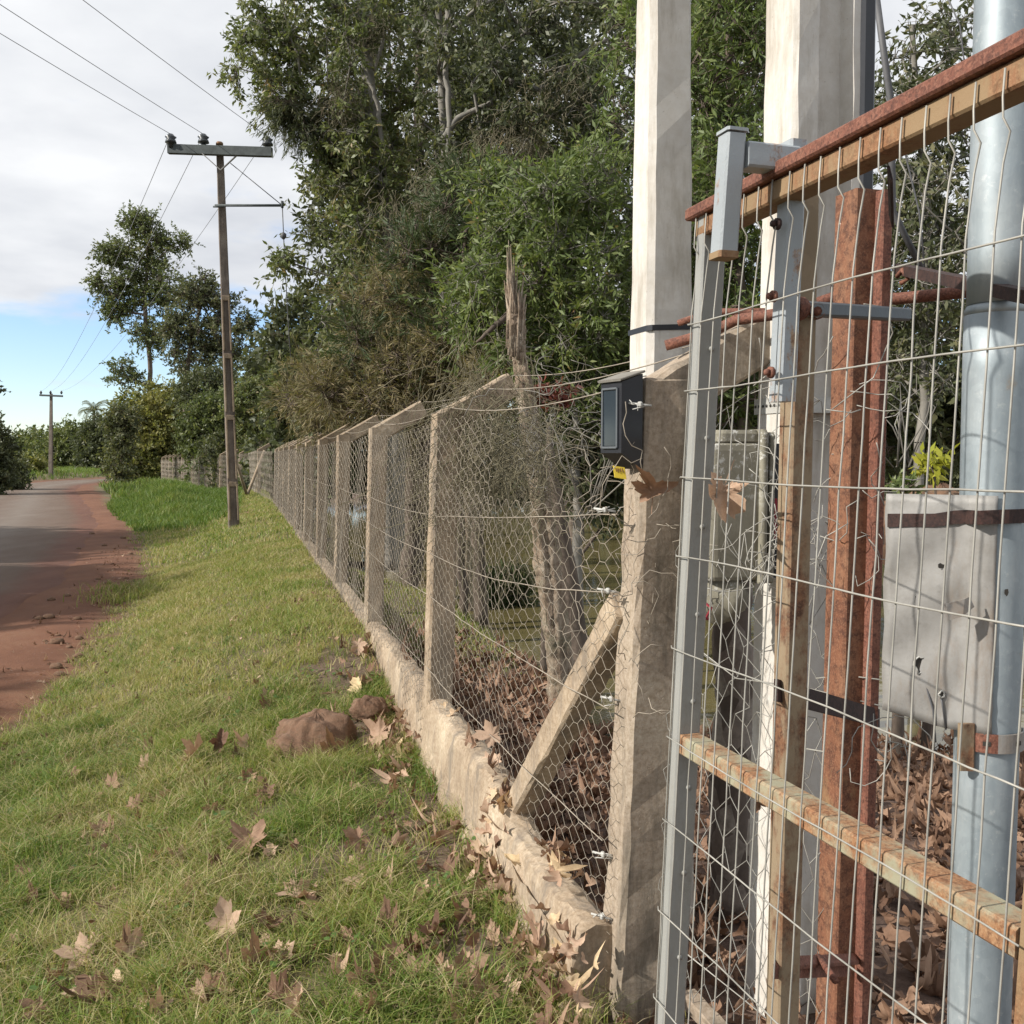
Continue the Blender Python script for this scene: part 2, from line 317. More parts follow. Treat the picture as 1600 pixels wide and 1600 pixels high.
class MB:
    def __init__(s): s.v = []; s.f = []; s.sm = []
    def add(s, vs, fs, smooth=False):
        n = len(s.v); s.v += [tuple(v) for v in vs]; s.f += [tuple(i+n for i in f) for f in fs]; s.sm += [smooth]*len(fs); return s
    def prism(s, pts, sec, U, V=None, sc=None, jit=0, smooth=False, cap=True, sub=1):
        """sweep polygon sec [(u,v)] along pts with fixed axes U, V"""
        pts = [Vector(p) for p in pts]; U = Vector(U).normalized()
        if sub > 1:
            q = [pts[0]]; s2 = [sc[0]] if sc else None
            for i in range(len(pts)-1):
                for k in range(1, sub+1):
                    q.append(pts[i].lerp(pts[i+1], k/sub))
                    if sc: s2.append(sc[i]+(sc[i+1]-sc[i])*k/sub)
            pts = q; sc = s2
        n = len(sec); vs = []
        for i, p in enumerate(pts):
            d = (pts[min(i+1, len(pts)-1)]-pts[max(i-1, 0)]).normalized()
            v = Vector(V).normalized() if V is not None else d.cross(U).normalized()
            k = sc[i] if sc else 1
            for (a, b) in sec:
                q = p + U*a*k + v*b*k
                if jit: q += Vector((rnd.gauss(0, jit), rnd.gauss(0, jit), rnd.gauss(0, jit)))
                vs.append(q)
        fs = []
        for i in range(len(pts)-1):
            for j in range(n):
                a = i*n+j; b = i*n+(j+1) % n; fs.append((a, b, b+n, a+n))
        if cap: fs.append(tuple(range(n))[::-1]); fs.append(tuple((len(pts)-1)*n+j for j in range(n)))
        return s.add(vs, fs, smooth)
    def tube(s, pts, r, n=6, smooth=True, cap=True):
        pts = [Vector(p) for p in pts]; rr = r if isinstance(r, (list, tuple)) else [r]*len(pts)
        vs = []; ref = None
        for i, p in enumerate(pts):
            d = (pts[min(i+1, len(pts)-1)]-pts[max(i-1, 0)]).normalized()
            if ref is None: ref = Vector((0, 0, 1)) if abs(d.z) < .8 else Vector((1, 0, 0))
            u = (ref - d*ref.dot(d)).normalized(); ref = u; w = d.cross(u)
            for j in range(n):
                a = 2*math.pi*j/n; vs.append(p + (u*math.cos(a)+w*math.sin(a))*rr[i])
        fs = [(i*n+j, i*n+(j+1) % n, (i+1)*n+(j+1) % n, (i+1)*n+j) for i in range(len(pts)-1) for j in range(n)]
        if cap: fs += [tuple(range(n))[::-1], tuple((len(pts)-1)*n+j for j in range(n))]
        return s.add(vs, fs, smooth)
    def box(s, c, sx, sy, sz, U=(1,0,0), bev=.004):
        U = Vector(U).normalized(); c = Vector(c); Vv = Vector((0,0,1)).cross(U)
        hx, hy, b = sx/2, sy/2, bev
        sec = chsec(sx, sy, bev)
        return s.prism([c-Vector((0,0,sz/2)), c-Vector((0,0,sz/2-b)), c+Vector((0,0,sz/2-b)), c+Vector((0,0,sz/2))], sec, U, Vv, [1-2*b/max(sx,sy), 1, 1, 1-2*b/max(sx,sy)])
    def build(s, name, mat, parent=None, label=None):
        me = bpy.data.meshes.new(name)
        off = wloc(parent) if parent else Vector((sum(v[0] for v in s.v)/len(s.v), sum(v[1] for v in s.v)/len(s.v), min(v[2] for v in s.v)))
        me.from_pydata([tuple(Vector(v)-off) for v in s.v], [], s.f); me.polygons.foreach_set('use_smooth', s.sm); me.update()
        me.materials.append(MATS[mat]); o = bpy.data.objects.new(name, me); COL.objects.link(o)
        if parent: o.parent = parent
        else: o.location = off
        if label: o['label'] = label
        return o
def chsec(a, b, c=.006):
    a /= 2; b /= 2
    return [(-a+c,-b),(a-c,-b),(a,-b+c),(a,b-c),(a-c,b),(-a+c,b),(-a,b-c),(-a,-b+c)]
def vcat(parts):
    V = []; Fs = []; n = 0
    for v, f in parts: V.append(v); Fs.append(f+n); n += len(v)
    return np.concatenate(V), np.concatenate(Fs)
def frusta(A, B, ra, rb, n=5):
    """vectorised open cone segments A->B"""
    A = np.asarray(A, float); B = np.asarray(B, float); d = B-A; L = np.linalg.norm(d, axis=1, keepdims=True); d = d/np.maximum(L, 1e-6)
    ref = np.where(np.abs(d[:,2:3]) < .8, np.array([[0,0,1.]]), np.array([[1.,0,0]])); u = np.cross(d, ref); u /= np.linalg.norm(u, axis=1, keepdims=True); w = np.cross(d, u)
    ang = np.arange(n)*2*math.pi/n; cs, sn = np.cos(ang), np.sin(ang)
    ring = u[:,None,:]*cs[None,:,None] + w[:,None,:]*sn[None,:,None]
    ra = np.broadcast_to(np.asarray(ra, float), (len(A),)); rb = np.broadcast_to(np.asarray(rb, float), (len(A),))
    V = np.concatenate([A[:,None,:]+ring*ra[:,None,None], B[:,None,:]+ring*rb[:,None,None]], 1).reshape(-1, 3)
    base = (np.arange(len(A))*2*n)[:,None]; j = np.arange(n); jn = (j+1) % n
    Fc = np.stack([base+j, base+jn, base+n+jn, base+n+j], 2).reshape(-1, 4)
    return V, Fc

# ------------------------------------------------------------------ the setting: ground, road, pond, hills
def ground():
    ang = np.concatenate([np.arange(-180, -50, 3.0), np.arange(-50, 45, .33), np.arange(45, 180, 3.0)]); ang = np.radians(ang)
    rad = .3*1.021**np.arange(0, 446); rad[-1] = 4500
    A, Q = np.meshgrid(ang, rad); X = Q*np.sin(A); Y = Q*np.cos(A)
    Z = T(X, Y); far = sm(Q, 150, 260); Z = Z*(1-far) - .3*far
    na, nr = len(ang), len(rad); V = np.stack([X, Y, Z], 2).reshape(-1, 3)
    V = np.vstack([V, [[0, 0, float(T(0, 0))]]])
    i = np.arange(nr-1)[:,None]*na; j = np.arange(na)[None,:]; jn = (j+1) % na
    Fc = np.stack([i+j, i+jn, i+na+jn, i+na+j], 2).reshape(-1, 4)
    Fc = Fc[:, ::-1]
    x, y = V[:,0], V[:,1]; s = (x-fx(y))*.9644
    nz = snoise(x, y, 2.2)*.22 + snoise(x, y, 7)*.10
    dr = sh_x(y) - x + nz; dl = x - (road_x(y)-road_w(y)-1.2) + nz
    dirt = sm(dr, -.25, .2)*sm(dl, -.3, .3)*(y < 140)
    dirt = np.maximum(dirt, .8*sm(.45-np.abs(y-25.3-(x+8)*-.25)+nz, 0, .3)*(x > -9.5)*(x < -6.6))
    lit = sm(s+nz*.4, -.30, .05)*(y < 60)*(s < 30)
    green = sm(y, 7.0, 9)*sm(1.5-np.abs(x+.6), 0, .8)
    lit = np.clip(lit*(1-.75*green), 0, 1)
    lit = np.maximum(lit, .75*sm(.55+nz*1.5-np.abs(s+.25), 0, .4)*(y < 7.5))
    o = npmesh('ground', V, Fc, 'ground', smooth=True, attrs={'dirt': dirt, 'litter': lit}); o['kind'] = 'structure'
ground()
def road():
    ys = np.concatenate([np.arange(-40, 60, .5), np.arange(60, 125, 1.0)]); us = np.linspace(0, 1, 26)
    V = []; U = []
    rx = road_x(ys); w = road_w(ys)
    dx = np.gradient(rx, ys); nx = 1/np.sqrt(1+dx*dx); ny = -dx*nx
    for k, u in enumerate(us):
        edge = (snoise(rx*0+3, ys, 1.1)*.18) if k == 25 else ((snoise(rx*0+9, ys, .9)*.2) if k == 0 else 0)
        q = (1-u)*w + edge
        X = rx - nx*q; Y = ys - ny*q
        Z = T(X, Y) + .012 + .03*math.sin(u*math.pi)
        if k in (0, 25): Z = Z - .03
        V.append(np.stack([X, Y, Z], 1)); U.append(np.full(len(ys), u))
    V = np.stack(V, 1).reshape(-1, 3); U = np.stack(U, 1).reshape(-1)
    i = np.arange(len(ys)-1)[:,None]*26; j = np.arange(25)[None,:]
    Fc = np.stack([i+j, i+j+1, i+26+j+1, i+26+j], 2).reshape(-1, 4)
    o = npmesh('road', V, Fc, 'road', smooth=True, attrs={'u': U}); o['kind'] = 'structure'
road()
# pond surface
xs = np.linspace(-40, 60, 60); ysn = np.linspace(5, 60, 40); X, Y = np.meshgrid(xs, ysn); V = np.stack([X, Y, X*0+WATER], 2).reshape(-1, 3)
i = np.arange(39)[:,None]*60; j = np.arange(59)[None,:]; Fc = np.stack([i+j, i+j+1, i+61+j, i+60+j], 2).reshape(-1, 4)
keep = ((V[Fc].mean(1)[:,0]-fx(V[Fc].mean(1)[:,1])) > .6); Fc = Fc[keep]
o = npmesh('pond_water', V, Fc, 'water'); o['kind'] = 'structure'
# wooded ridge on the horizon
xs = np.linspace(-2600, 2600, 500); h = 24+14*np.sin(xs/330+1)+7*np.sin(xs/90)+NR.normal(0, 1.0, 500)
V = np.concatenate([np.stack([xs, xs*0+1700+.05*np.abs(xs), h*0-2], 1), np.stack([xs, xs*0+1850+.05*np.abs(xs), h+EYE+8], 1), np.stack([xs, xs*0+2400, h*0-2], 1)])
j = np.arange(499); Fc = np.concatenate([np.stack([j, j+1, j+501, j+500], 1), np.stack([j+500, j+501, j+1001, j+1000], 1)])
o = npmesh('hills', V, Fc, 'hill_trees'); o['kind'] = 'structure'

# ------------------------------------------------------------------ grass
def blades(pts, H, Wd, tint, lean=.5, seg=3):
    n = len(pts); a = NR.uniform(0, 2*math.pi, n); ld = np.stack([np.cos(a), np.sin(a), a*0], 1)
    wd = NR.uniform(0, 2*math.pi, n); wv = np.stack([np.cos(wd), np.sin(wd), wd*0], 1)
    ln = (NR.uniform(.1, 1, n)*lean*H)[:,None]; V = []; tt = []
    for k in range(seg+1):
        t = k/seg; p = pts + np.array([0,0,1.])*(H*(t-.35*lean*t*t))[:,None] + ld*ln*t*t*1.3
        w = (Wd*(1-t)**.6*.5)[:,None]
        if k < seg: V += [p-wv*w, p+wv*w]
        else: V += [p]
        tt += [tint]*(2 if k < seg else 1)
    m = 2*seg+1; V = np.stack(V, 1).reshape(-1, 3); tt = np.stack(tt, 1).reshape(-1)
    b = (np.arange(n)*m)[:,None]; fs = [b+np.array([[2*k, 2*k+1, 2*k+3, 2*k+2]]) for k in range(seg-1)] + [b+np.array([[2*seg-2, 2*seg-1, 2*seg, 2*seg]])]
    return V, fs, tt
def grassmesh(name, pts, H, Wd, tint, mat, lean, seg, label):
    V, fs, tt = blades(pts, H, Wd, tint, lean, seg)
    quads = np.concatenate(fs[:-1]) if len(fs) > 1 else np.zeros((0, 4), np.int64); tri = fs[-1][:, :3]
    # degenerate-free: split quads into triangles
    Fc = np.concatenate([quads[:, [0,1,2]], quads[:, [0,2,3]], tri]) if len(quads) else tri
    o = npmesh(name, V, Fc, mat, tint=tt); tag(o, label, 'grass', kind='stuff'); return o
def scatter(n, x0, x1, y0, y1, dens):
    x = NR.uniform(x0, x1, n); y = NR.uniform(y0, y1, n); k = NR.uniform(0, 1, n) < dens(x, y); x, y = x[k], y[k]
    return np.stack([x, y, T(x, y)-.005], 1)
def d_verge(x, y):
    s = (x-fx(y))*.9644; nz = snoise(x, y, 2.2)*.22 + snoise(x, y, 7)*.10
    d = sm(x-sh_x(y)-nz, -.1, .3)*sm(-s, .02, .12)
    trench = sm(.33+nz*1.2-np.abs(s+.33), 0, .2)*(y < 7.5)*(y > 2.9)
    d = d*(1-.86*trench)*(1 - .45*sm(snoise(x+5, y, 3.3), .15, .5))
    ditch = sm(.35-np.abs(y-25.3-(x+8)*-.25)+nz, 0, .3)*(x > -9.5)*(x < -6.6)
    return d*(1-ditch)*(np.abs(x) < y*.56+.3)
def tintf(p, base=.38):
    n = len(p); t = NR.normal(base, .17, n) + snoise(p[:,0], p[:,1], 1.6)*.16
    straw = NR.uniform(0, 1, n) < (.18+.32*sm(snoise(p[:,0]+9, p[:,1], 2.1), 0, .5)); t[straw] = NR.uniform(.8, 1, straw.sum()); return np.clip(t, 0, 1)
p = scatter(170000, -3.6, 1.2, 2.3, 6.5, d_verge)
cl = snoise(p[:,0], p[:,1], 5.5); H = NR.uniform(.045, .15, len(p))*(1+.75*cl); H = np.maximum(H, .02)
grassmesh('verge_grass', p, H, NR.uniform(.0028, .0066, len(p)), tintf(p), 'grass_blade', 1.1, 3, 'short mixed green and straw grass covering the foreground verge between dirt road and fence')
p = scatter(230000, -7.5, .3, 6.5, 16, d_verge)
H = NR.uniform(.035, .10, len(p))*(1+.5*snoise(p[:,0], p[:,1], 3.5)); H = np.maximum(H, .02)
grassmesh('verge_grass', p, H, NR.uniform(.005, .010, len(p)), tintf(p, .56), 'grass_blade', .9, 2, 'yellow green grass on the middle stretch of the verge before the tall pole')
p = scatter(190000, -16, -2, 16, 42, d_verge); k = (p[:,2] < 9)
p = p[k]; H = NR.uniform(.05, .14, len(p)); grassmesh('verge_grass', p, H, NR.uniform(.010, .018, len(p)), tintf(p, .45), 'grass_blade', .8, 2, 'green grass round the foot of the tall pole')
def d_mound(x, y): return sm(np.exp(-((x+11.9+(y-34)*0.30)/2.9)**2 - ((y-34)/8.4)**2)+.12*snoise(x, y, .9), .12, .5)*(x < fx(y)-1)*(x > sh_x(y)+.1+.3*snoise(x, y, 1.3))
p = scatter(110000, -20, -6, 24, 43, d_mound); H = NR.uniform(.12, .34, len(p))*(1+.3*snoise(p[:,0], p[:,1], 1.5))
grassmesh('mound_grass', p, H, NR.uniform(.018, .03, len(p)), np.clip(NR.normal(.5, .2, len(p))+.2*snoise(p[:,0], p[:,1], 1.2), 0, 1), 'grass_lush', .7, 2, 'taller lush green grass on the mound beyond the tall pole')
def d_far(x, y): return ((x < road_x(y)-road_w(y)-1.3) | (x > sh_x(y)+.3)) & (x < fx(y)-.3)
p = scatter(80000, -90, -16, 36, 140, lambda x, y: d_far(x, y)*1.0); H = NR.uniform(.25, .7, len(p)); 
grassmesh('roadside_grass', p, H, NR.uniform(.05, .09, len(p)), np.clip(NR.normal(.6, .2, len(p)), 0, 1), 'grass_lush', .6, 2, 'rough roadside grass along both sides of the far road bend')
# long thin seed stems over the lawn
p = scatter(11000, -4.2, .6, 2.6, 9.5, lambda x, y: d_verge(x, y)*(.35+.65*sm(snoise(x+1, y*.8, 1.1)-.25*(x+1.2), -.2, .5))); grassmesh('grass_stems', p, NR.uniform(.14, .34, len(p)), NR.uniform(.0016, .0026, len(p)), NR.uniform(.7, 1, len(p)), 'grass_blade', 1.6, 5, 'long thin straw coloured stems arching over the foreground grass')
# clumps at the foot of the wall, near the camera
pp = []
for (px, py, n, r) in [(885,1590,330,.13),(850,1500,260,.10),(820,1430,230,.09),(740,1290,240,.09),(700,1215,130,.07),(655,1170,150,.08),(575,1190,160,.09),(480,1212,520,.12),(430,1190,300,.07),(520,1215,260,.07),(530,1195,260,.08),(400,1160,150,.06),(560,1010,160,.15),(860,1600,200,.1),(780,1370,160,.07)]:
    g = G(px, py); q = np.array(g)[None]+NR.normal(0, r, (n, 3))*[1,1,0]; q[:,2] = T(q[:,0], q[:,1]); pp.append(q)
for (px, py, n, r) in [(200,925,420,.22),(175,940,220,.2),(235,930,200,.16)]:
    g = G(px, py); q = np.array(g)[None]+NR.normal(0, r, (n, 3))*[1,1,0]; q[:,2] = T(q[:,0], q[:,1]); pp.append(q)
p = np.concatenate(pp); sc_ = np.where(p[:,1] > 9, 1.2, 1.0)
grassmesh('grass_clumps', p, NR.uniform(.07, .20, len(p))*sc_, NR.uniform(.002, .004, len(p))*np.where(p[:,1] > 9, 3, 1), np.clip(NR.normal(.6, .22, len(p)), 0, 1), 'grass_blade', .9, 4, 'long grass clumps at the foot of the low wall and beside the dirt shoulder')
# tussocks standing above the lawn
tp = scatter(520, -3.6, .5, 2.5, 9, d_verge); cnt = NR.integers(30, 90, len(tp)); p = np.repeat(tp, cnt, 0); rr = np.repeat(NR.uniform(.02, .07, len(tp)), cnt)
p = p + NR.normal(0, 1, p.shape)*rr[:,None]*[1,1,0]; p[:,2] = T(p[:,0], p[:,1])-.005; hh = np.repeat(NR.uniform(.08, .19, len(tp)), cnt); tb = np.repeat(NR.uniform(.1, .8, len(tp)), cnt)
k = (p[:,0]-fx(p[:,1])) < -.12; p, hh, tb = p[k], hh[k], tb[k]
grassmesh('grass_tussocks', p, hh*NR.uniform(.5, 1.1, len(p)), NR.uniform(.0025, .0048, len(p)), np.clip(tb+NR.normal(0, .15, len(p)), 0, 1), 'grass_blade', 1.2, 4, 'taller tussocks of green and straw coloured grass over the foreground lawn')
# small round-leaved weeds, clover like, in patches of the lawn
tp = scatter(150, -3.4, .3, 2.6, 8, d_verge); cnt = NR.integers(8, 30, len(tp)); p = np.repeat(tp, cnt, 0); p = p+NR.normal(0, .05, p.shape)*[1,1,0]; p[:,2] = T(p[:,0], p[:,1])+NR.uniform(.02, .06, len(p))
a_ = NR.uniform(0, 6.28, len(p)); r_ = NR.uniform(.006, .015, len(p)); u_ = np.stack([np.cos(a_), np.sin(a_), NR.normal(0, .3, len(p))], 1)*r_[:,None]; w_ = np.stack([-np.sin(a_), np.cos(a_), NR.normal(0, .3, len(p))], 1)*r_[:,None]*.8
V = np.stack([p-u_, p-u_*.3+w_, p+u_*.6+w_*.8, p+u_, p+u_*.6-w_*.8, p-u_*.3-w_], 1).reshape(-1, 3); o = npmesh('lawn_weeds', V, np.arange(len(V)).reshape(-1, 6), 'weed_leaf', tint=np.repeat(NR.uniform(0, 1, len(p)), 6)); tag(o, 'small round leaved weeds scattered through the foreground lawn', 'weeds', kind='stuff')
# grassy pond bank inside the fence
p = scatter(26000, -3.5, .5, 6.5, 15, lambda x, y: (((x-fx(y)) > .25) & (pond_d(x, y) < -.1))*sm(y, 6.6, 8.5)*.9)
grassmesh('bank_grass', p, NR.uniform(.03, .10, len(p)), NR.uniform(.006, .011, len(p)), NR.uniform(.2, .95, len(p)), 'grass_blade', .8, 2, 'thin grass on the pond bank inside the fence')

# ------------------------------------------------------------------ dry leaves
def leaf_outline(r):
    lobes = [(-2.25, .62), (-1.15, .92), (0, 1.15), (1.15, .92), (2.25, .62)]; pts = []
    for i, (a, L) in enumerate(lobes):
        for da, f in ((-.47, .56), (-.34, .76), (-.25, .70), (-.11, .86), (0, 1.0), (.11, .86), (.25, .70), (.34, .76), (.47, .56)):
            pts.append((a+da, L*f*(1+r.gauss(0, .05))))
        if i < 4: pts.append((a+.56, .43))
    pts.append((2.8, .42)); pts.append((3.14, .16)); pts.append((-2.8, .42))
    return [(math.sin(a)*l, math.cos(a)*l) for a, l in pts]
def leaf_proto(seed, curl, simple=False):
    r = random.Random(seed); o = leaf_outline(r)
    if simple: o = o[::2] if seed % 2 else o[1::2]
    n = len(o); V = [(0, 0, 0)]; ca, cb_ = r.uniform(0, 6.28), r.uniform(0, 6.28)
    def bend(x, y):
        d = math.hypot(x, y); a = math.atan2(x, y); al = abs(x*math.cos(ca)+y*math.sin(ca))
        z = curl*(al**1.6)*.8 + .10*math.sin(3*a+cb_)*d*(.5+curl) + .05*math.sin(7*a+cb_*2)*d
        k = 1/(1+curl*.5*al); return (x*k, y*k, z)
    V += [bend(x*.5, y*.5) for x, y in o] + [bend(x, y) for x, y in o]
    Fc = []
    for i in range(n):
        j = (i+1) % n; Fc.append((0, 1+i, 1+j)); Fc.append((1+i, 1+n+i, 1+n+j)); Fc.append((1+i, 1+n+j, 1+j))
    # petiole
    m = len(V); V += [(-.015, -.1, 0), (.015, -.1, 0), (.01, -.75, .12), (-.01, -.75, .12)]; Fc += [(m, m+1, m+2), (m, m+2, m+3)]
    return np.array(V), np.array(Fc)
PROT = [leaf_proto(s, c) for s, c in ((1, .6), (2, 1.1), (3, 1.7), (4, 2.3), (5, .8), (6, 1.9))]
PROS = [leaf_proto(s, c, True) for s, c in ((1, .3), (2, .9), (3, 1.5), (4, 2.2), (7, .7))]
def torn(pv, pf, seed):
    r = random.Random(seed); a0 = r.uniform(-3.1, 3.1); w = r.uniform(1.0, 2.2); c = pv[pf].mean(1); a = np.arctan2(c[:,0], c[:,1]); d = np.abs((a-a0+3.1416) % 6.2832-3.1416)
    return pv, pf[d < w]
PROS += [torn(*leaf_proto(s, c, True), s) for s, c in ((11, .8), (12, 1.6), (13, 2.4), (14, .4))]
def rot_many(n, tilt):
    az = NR.uniform(0, 6.283, n); tx = NR.normal(0, tilt, n); ty = NR.normal(0, tilt, n)
    out = np.zeros((n, 3, 3)); ca, sa = np.cos(az), np.sin(az)
    Rz = np.stack([np.stack([ca, -sa, ca*0], 1), np.stack([sa, ca, ca*0], 1), np.stack([ca*0, ca*0, ca*0+1], 1)], 1)
    cx, sx = np.cos(tx), np.sin(tx); Rx = np.stack([np.stack([cx*0+1, cx*0, cx*0], 1), np.stack([cx*0, cx, -sx], 1), np.stack([cx*0, sx, cx], 1)], 1)
    cy, sy = np.cos(ty), np.sin(ty); Ry = np.stack([np.stack([cy, cy*0, sy], 1), np.stack([cy*0, cy*0+1, cy*0], 1), np.stack([-sy, cy*0, cy], 1)], 1)
    return Rx @ Ry @ Rz
def litter(name, pts, size, tilt, label, tint=(.0, .75), protos=PROS):
    Vs = []; Fs = []; tt = []; off = 0; n = len(pts); which = NR.integers(0, len(protos), n); Rm = rot_many(n, tilt); tn = NR.uniform(*tint, n)
    for k, (pv, pf) in enumerate(protos):
        idx = np.where(which == k)[0]
        if not len(idx): continue
        V = np.einsum('nij,vj->nvi', Rm[idx], pv)*size[idx][:,None,None] + pts[idx][:,None,:]
        Vs.append(V.reshape(-1, 3)); Fs.append((pf[None]+(np.arange(len(idx))*len(pv))[:,None,None]).reshape(-1, 3)+off); tt.append(np.repeat(tn[idx], len(pv))); off += len(idx)*len(pv)
    o = npmesh(name, np.concatenate(Vs), np.concatenate(Fs), 'dry_leaf', tint=np.concatenate(tt)); return tag(o, label, 'leaf litter', kind='stuff')
def d_in(x, y):
    s = (x-fx(y))*.9644; return ((s > .03) & (pond_d(x, y) < .05))*(1-.8*sm(y, 6.8, 8.6)*(x < .6))*(x < y*.62+.2)
p = scatter(15000, -1.6, 5.2, 1.2, 9.5, d_in); p[:,2] += NR.uniform(.0, .06, len(p))
litter('leaf_litter', p, NR.uniform(.035, .085, len(p)), .5, 'thick carpet of brown fallen leaves on the ground inside the fence', (0, .5))
p = scatter(3000, -1.6, .5, 2.6, 7.3, lambda x, y: (np.abs((x-fx(y))*.9644+.27+.12*snoise(x, y, 2)) < .21)*(.35+.65*sm(snoise(x+2, y, 3), -.2, .2))); p[:,2] += NR.uniform(.0, .05, len(p))
k = NR.uniform(0, 1, len(p)) < .42; p = p[k]
litter('leaf_drift', p, NR.uniform(.03, .075, len(p)), .6, 'drift of broken brown leaves in the bare strip along the low wall')
def slope(n, y0, y1, s0, s1, zf):
    y = NR.uniform(y0, y1, n); s_ = NR.uniform(s0, s1, n); x = fx(y)+s_*.9644; return np.stack([x, y+s_*.26, zf(s_)+NR.uniform(0, .03, n)], 1)
wz = lambda s_: np.interp(s_, [-.34,-.16,-.10,-.075,-.06,.06], [.0,.03,.10,.20,.29,.30])
p = np.concatenate([slope(75, 2.6, 3.1, -.20, -.07, wz), slope(22, 3.35, 3.62, -.2, -.07, wz), slope(60, 3.62, 3.85, -.16, .02, wz), slope(14, 3.9, 6.5, -.04, .04, lambda q: q*0+.345), slope(90, 5.0, 6.2, -.3, -.09, wz), slope(22, 2.9, 3.3, -.05, .04, lambda q: q*0+.29)])
litter('leaf_drift', p, NR.uniform(.025, .06, len(p)), .5, 'brown leaves heaped against and on top of the low wall', (.1, 1), PROS)
p = scatter(2600, -4, .6, 2.6, 9.5, lambda x, y: d_verge(x, y)*(.3+.7*sm(snoise(x, y+3, 1.5), 0, .4))); p[:,2] += NR.uniform(.01, .05, len(p))
litter('leaf_crumbs', p, NR.uniform(.010, .030, len(p)), .8, 'brown crumbs of broken leaves spread through the lawn', (0, .8))
# crumbs and leaves on the road shoulder
p = scatter(2600, -8, -2.4, 5.5, 20, lambda x, y: sm(sh_x(y)-x, -.35, 0)*sm(x-sh_x(y)+1.1, 0, .8)*.8); p[:,2] += .01
litter('shoulder_litter', p, NR.uniform(.015, .045, len(p)), .4, 'small brown leaves and crumbs scattered over the red dirt shoulder')
# individual leaves lying in the grass: pixel, size in pixels, kind, lift, label
LV = [(1,145,1560,62,2,'broad dark brown leaf in the grass at the bottom left corner of the verge'),(1,348,1555,46,0,'flat tan leaf standing on edge in the bottom grass'),
 (0,400,1515,44,3,'curled brown leaf pair in the bottom grass, right of the flat tan leaf'),(1,432,1505,40,4,'pale tan leaf folded over the curled brown leaf in the bottom grass'),
 (1,465,1580,44,2,'pale leaf with raised points at the very bottom edge of the grass'),(1,355,1465,46,0,'pale brown rounded leaf in the lower middle grass'),
 (1,395,1325,52,4,'brown leaf with one tall pointed lobe standing in the grass below the boulder'),(1,330,1275,38,1,'brown lobed leaf lying between the boulder and the standing pointed leaf'),
 (1,465,1395,56,1,'large pale lobed leaf lying in the middle of the lawn'),(1,565,1385,36,4,'orange brown and tan leaf right of the large pale lobed leaf'),
 (1,620,1495,32,0,'lone tan leaf in the grass between the lawn leaves and the wall'),(1,695,1535,34,0,'small pale pointed leaf near the foot of the wall at the bottom'),
 (1,750,1545,46,5,'brown star shaped leaf among long grass near the bottom of the wall'),(1,785,1560,40,4,'pale curled leaf overlapping the star shaped leaf'),
 (1,520,1185,34,3,'rolled orange brown leaf in the grass just below the boulder'),(1,592,1160,46,0,'broad tan leaf in the bare strip beside the cut end of the boulder'),
 (1,385,1220,30,2,'small orange leaf at the lower left of the boulder'),(1,300,1190,46,1,'brown crumpled leaf left of the boulder'),
 (1,345,1178,38,3,'dark curled leaf touching the left foot of the boulder'),(1,238,1350,34,1,'brown leaf half sunk in the left lawn'),
 (1,205,1490,44,1,'long pale twisted leaf in the lower left lawn'),(1,130,1500,46,0,'pale tan leaf in the lower left lawn, left of the twisted one'),
 (1,560,1080,26,0,'yellow orange leaf at the top of the boulder beside the wall'),(1,625,1075,34,4,'tan leaf on the rubble just above the cut boulder end'),
 (1,560,1325,40,1,'washed out tan leaf spread flat right of centre lawn'),(1,160,1305,26,1,'small tan leaf in the left middle lawn'),
 (1,80,1280,24,4,'small pale leaf near the left edge of the lawn'),(1,560,1020,22,0,'pale leaf in the bright grass above the boulder'),
 (1,430,1455,34,3,'dark curled leaf standing just above the bottom leaf pair'),(1,25,1480,26,1,'small tan leaf at the left edge of the lawn'),
 (1,60,1590,40,4,'tan leaf cut by the bottom edge near the left corner'),(1,250,1590,36,2,'pale leaf at the bottom edge left of centre'),
 (1,300,1520,30,1,'brown leaf between the flat tan leaf and the twisted leaf'),(1,720,1590,36,5,'brown leaf at the bottom edge below the star shaped leaf'),
 (1,575,1590,34,3,'curled brown leaf at the bottom edge right of centre'),(1,1128,770,66,5,'big dry curled leaf caught on the gate wires in front of the meter box'),
 (1,1020,770,44,3,'orange brown leaf wedged in the netting across the corner post'),(1,1185,1255,30,3,'crumpled rust coloured leaf stuck on the middle gate rail'),
 (1,770,1165,34,0,'pale lobed leaf lying on top of the low wall behind the netting')]
LEAFOBJ = []
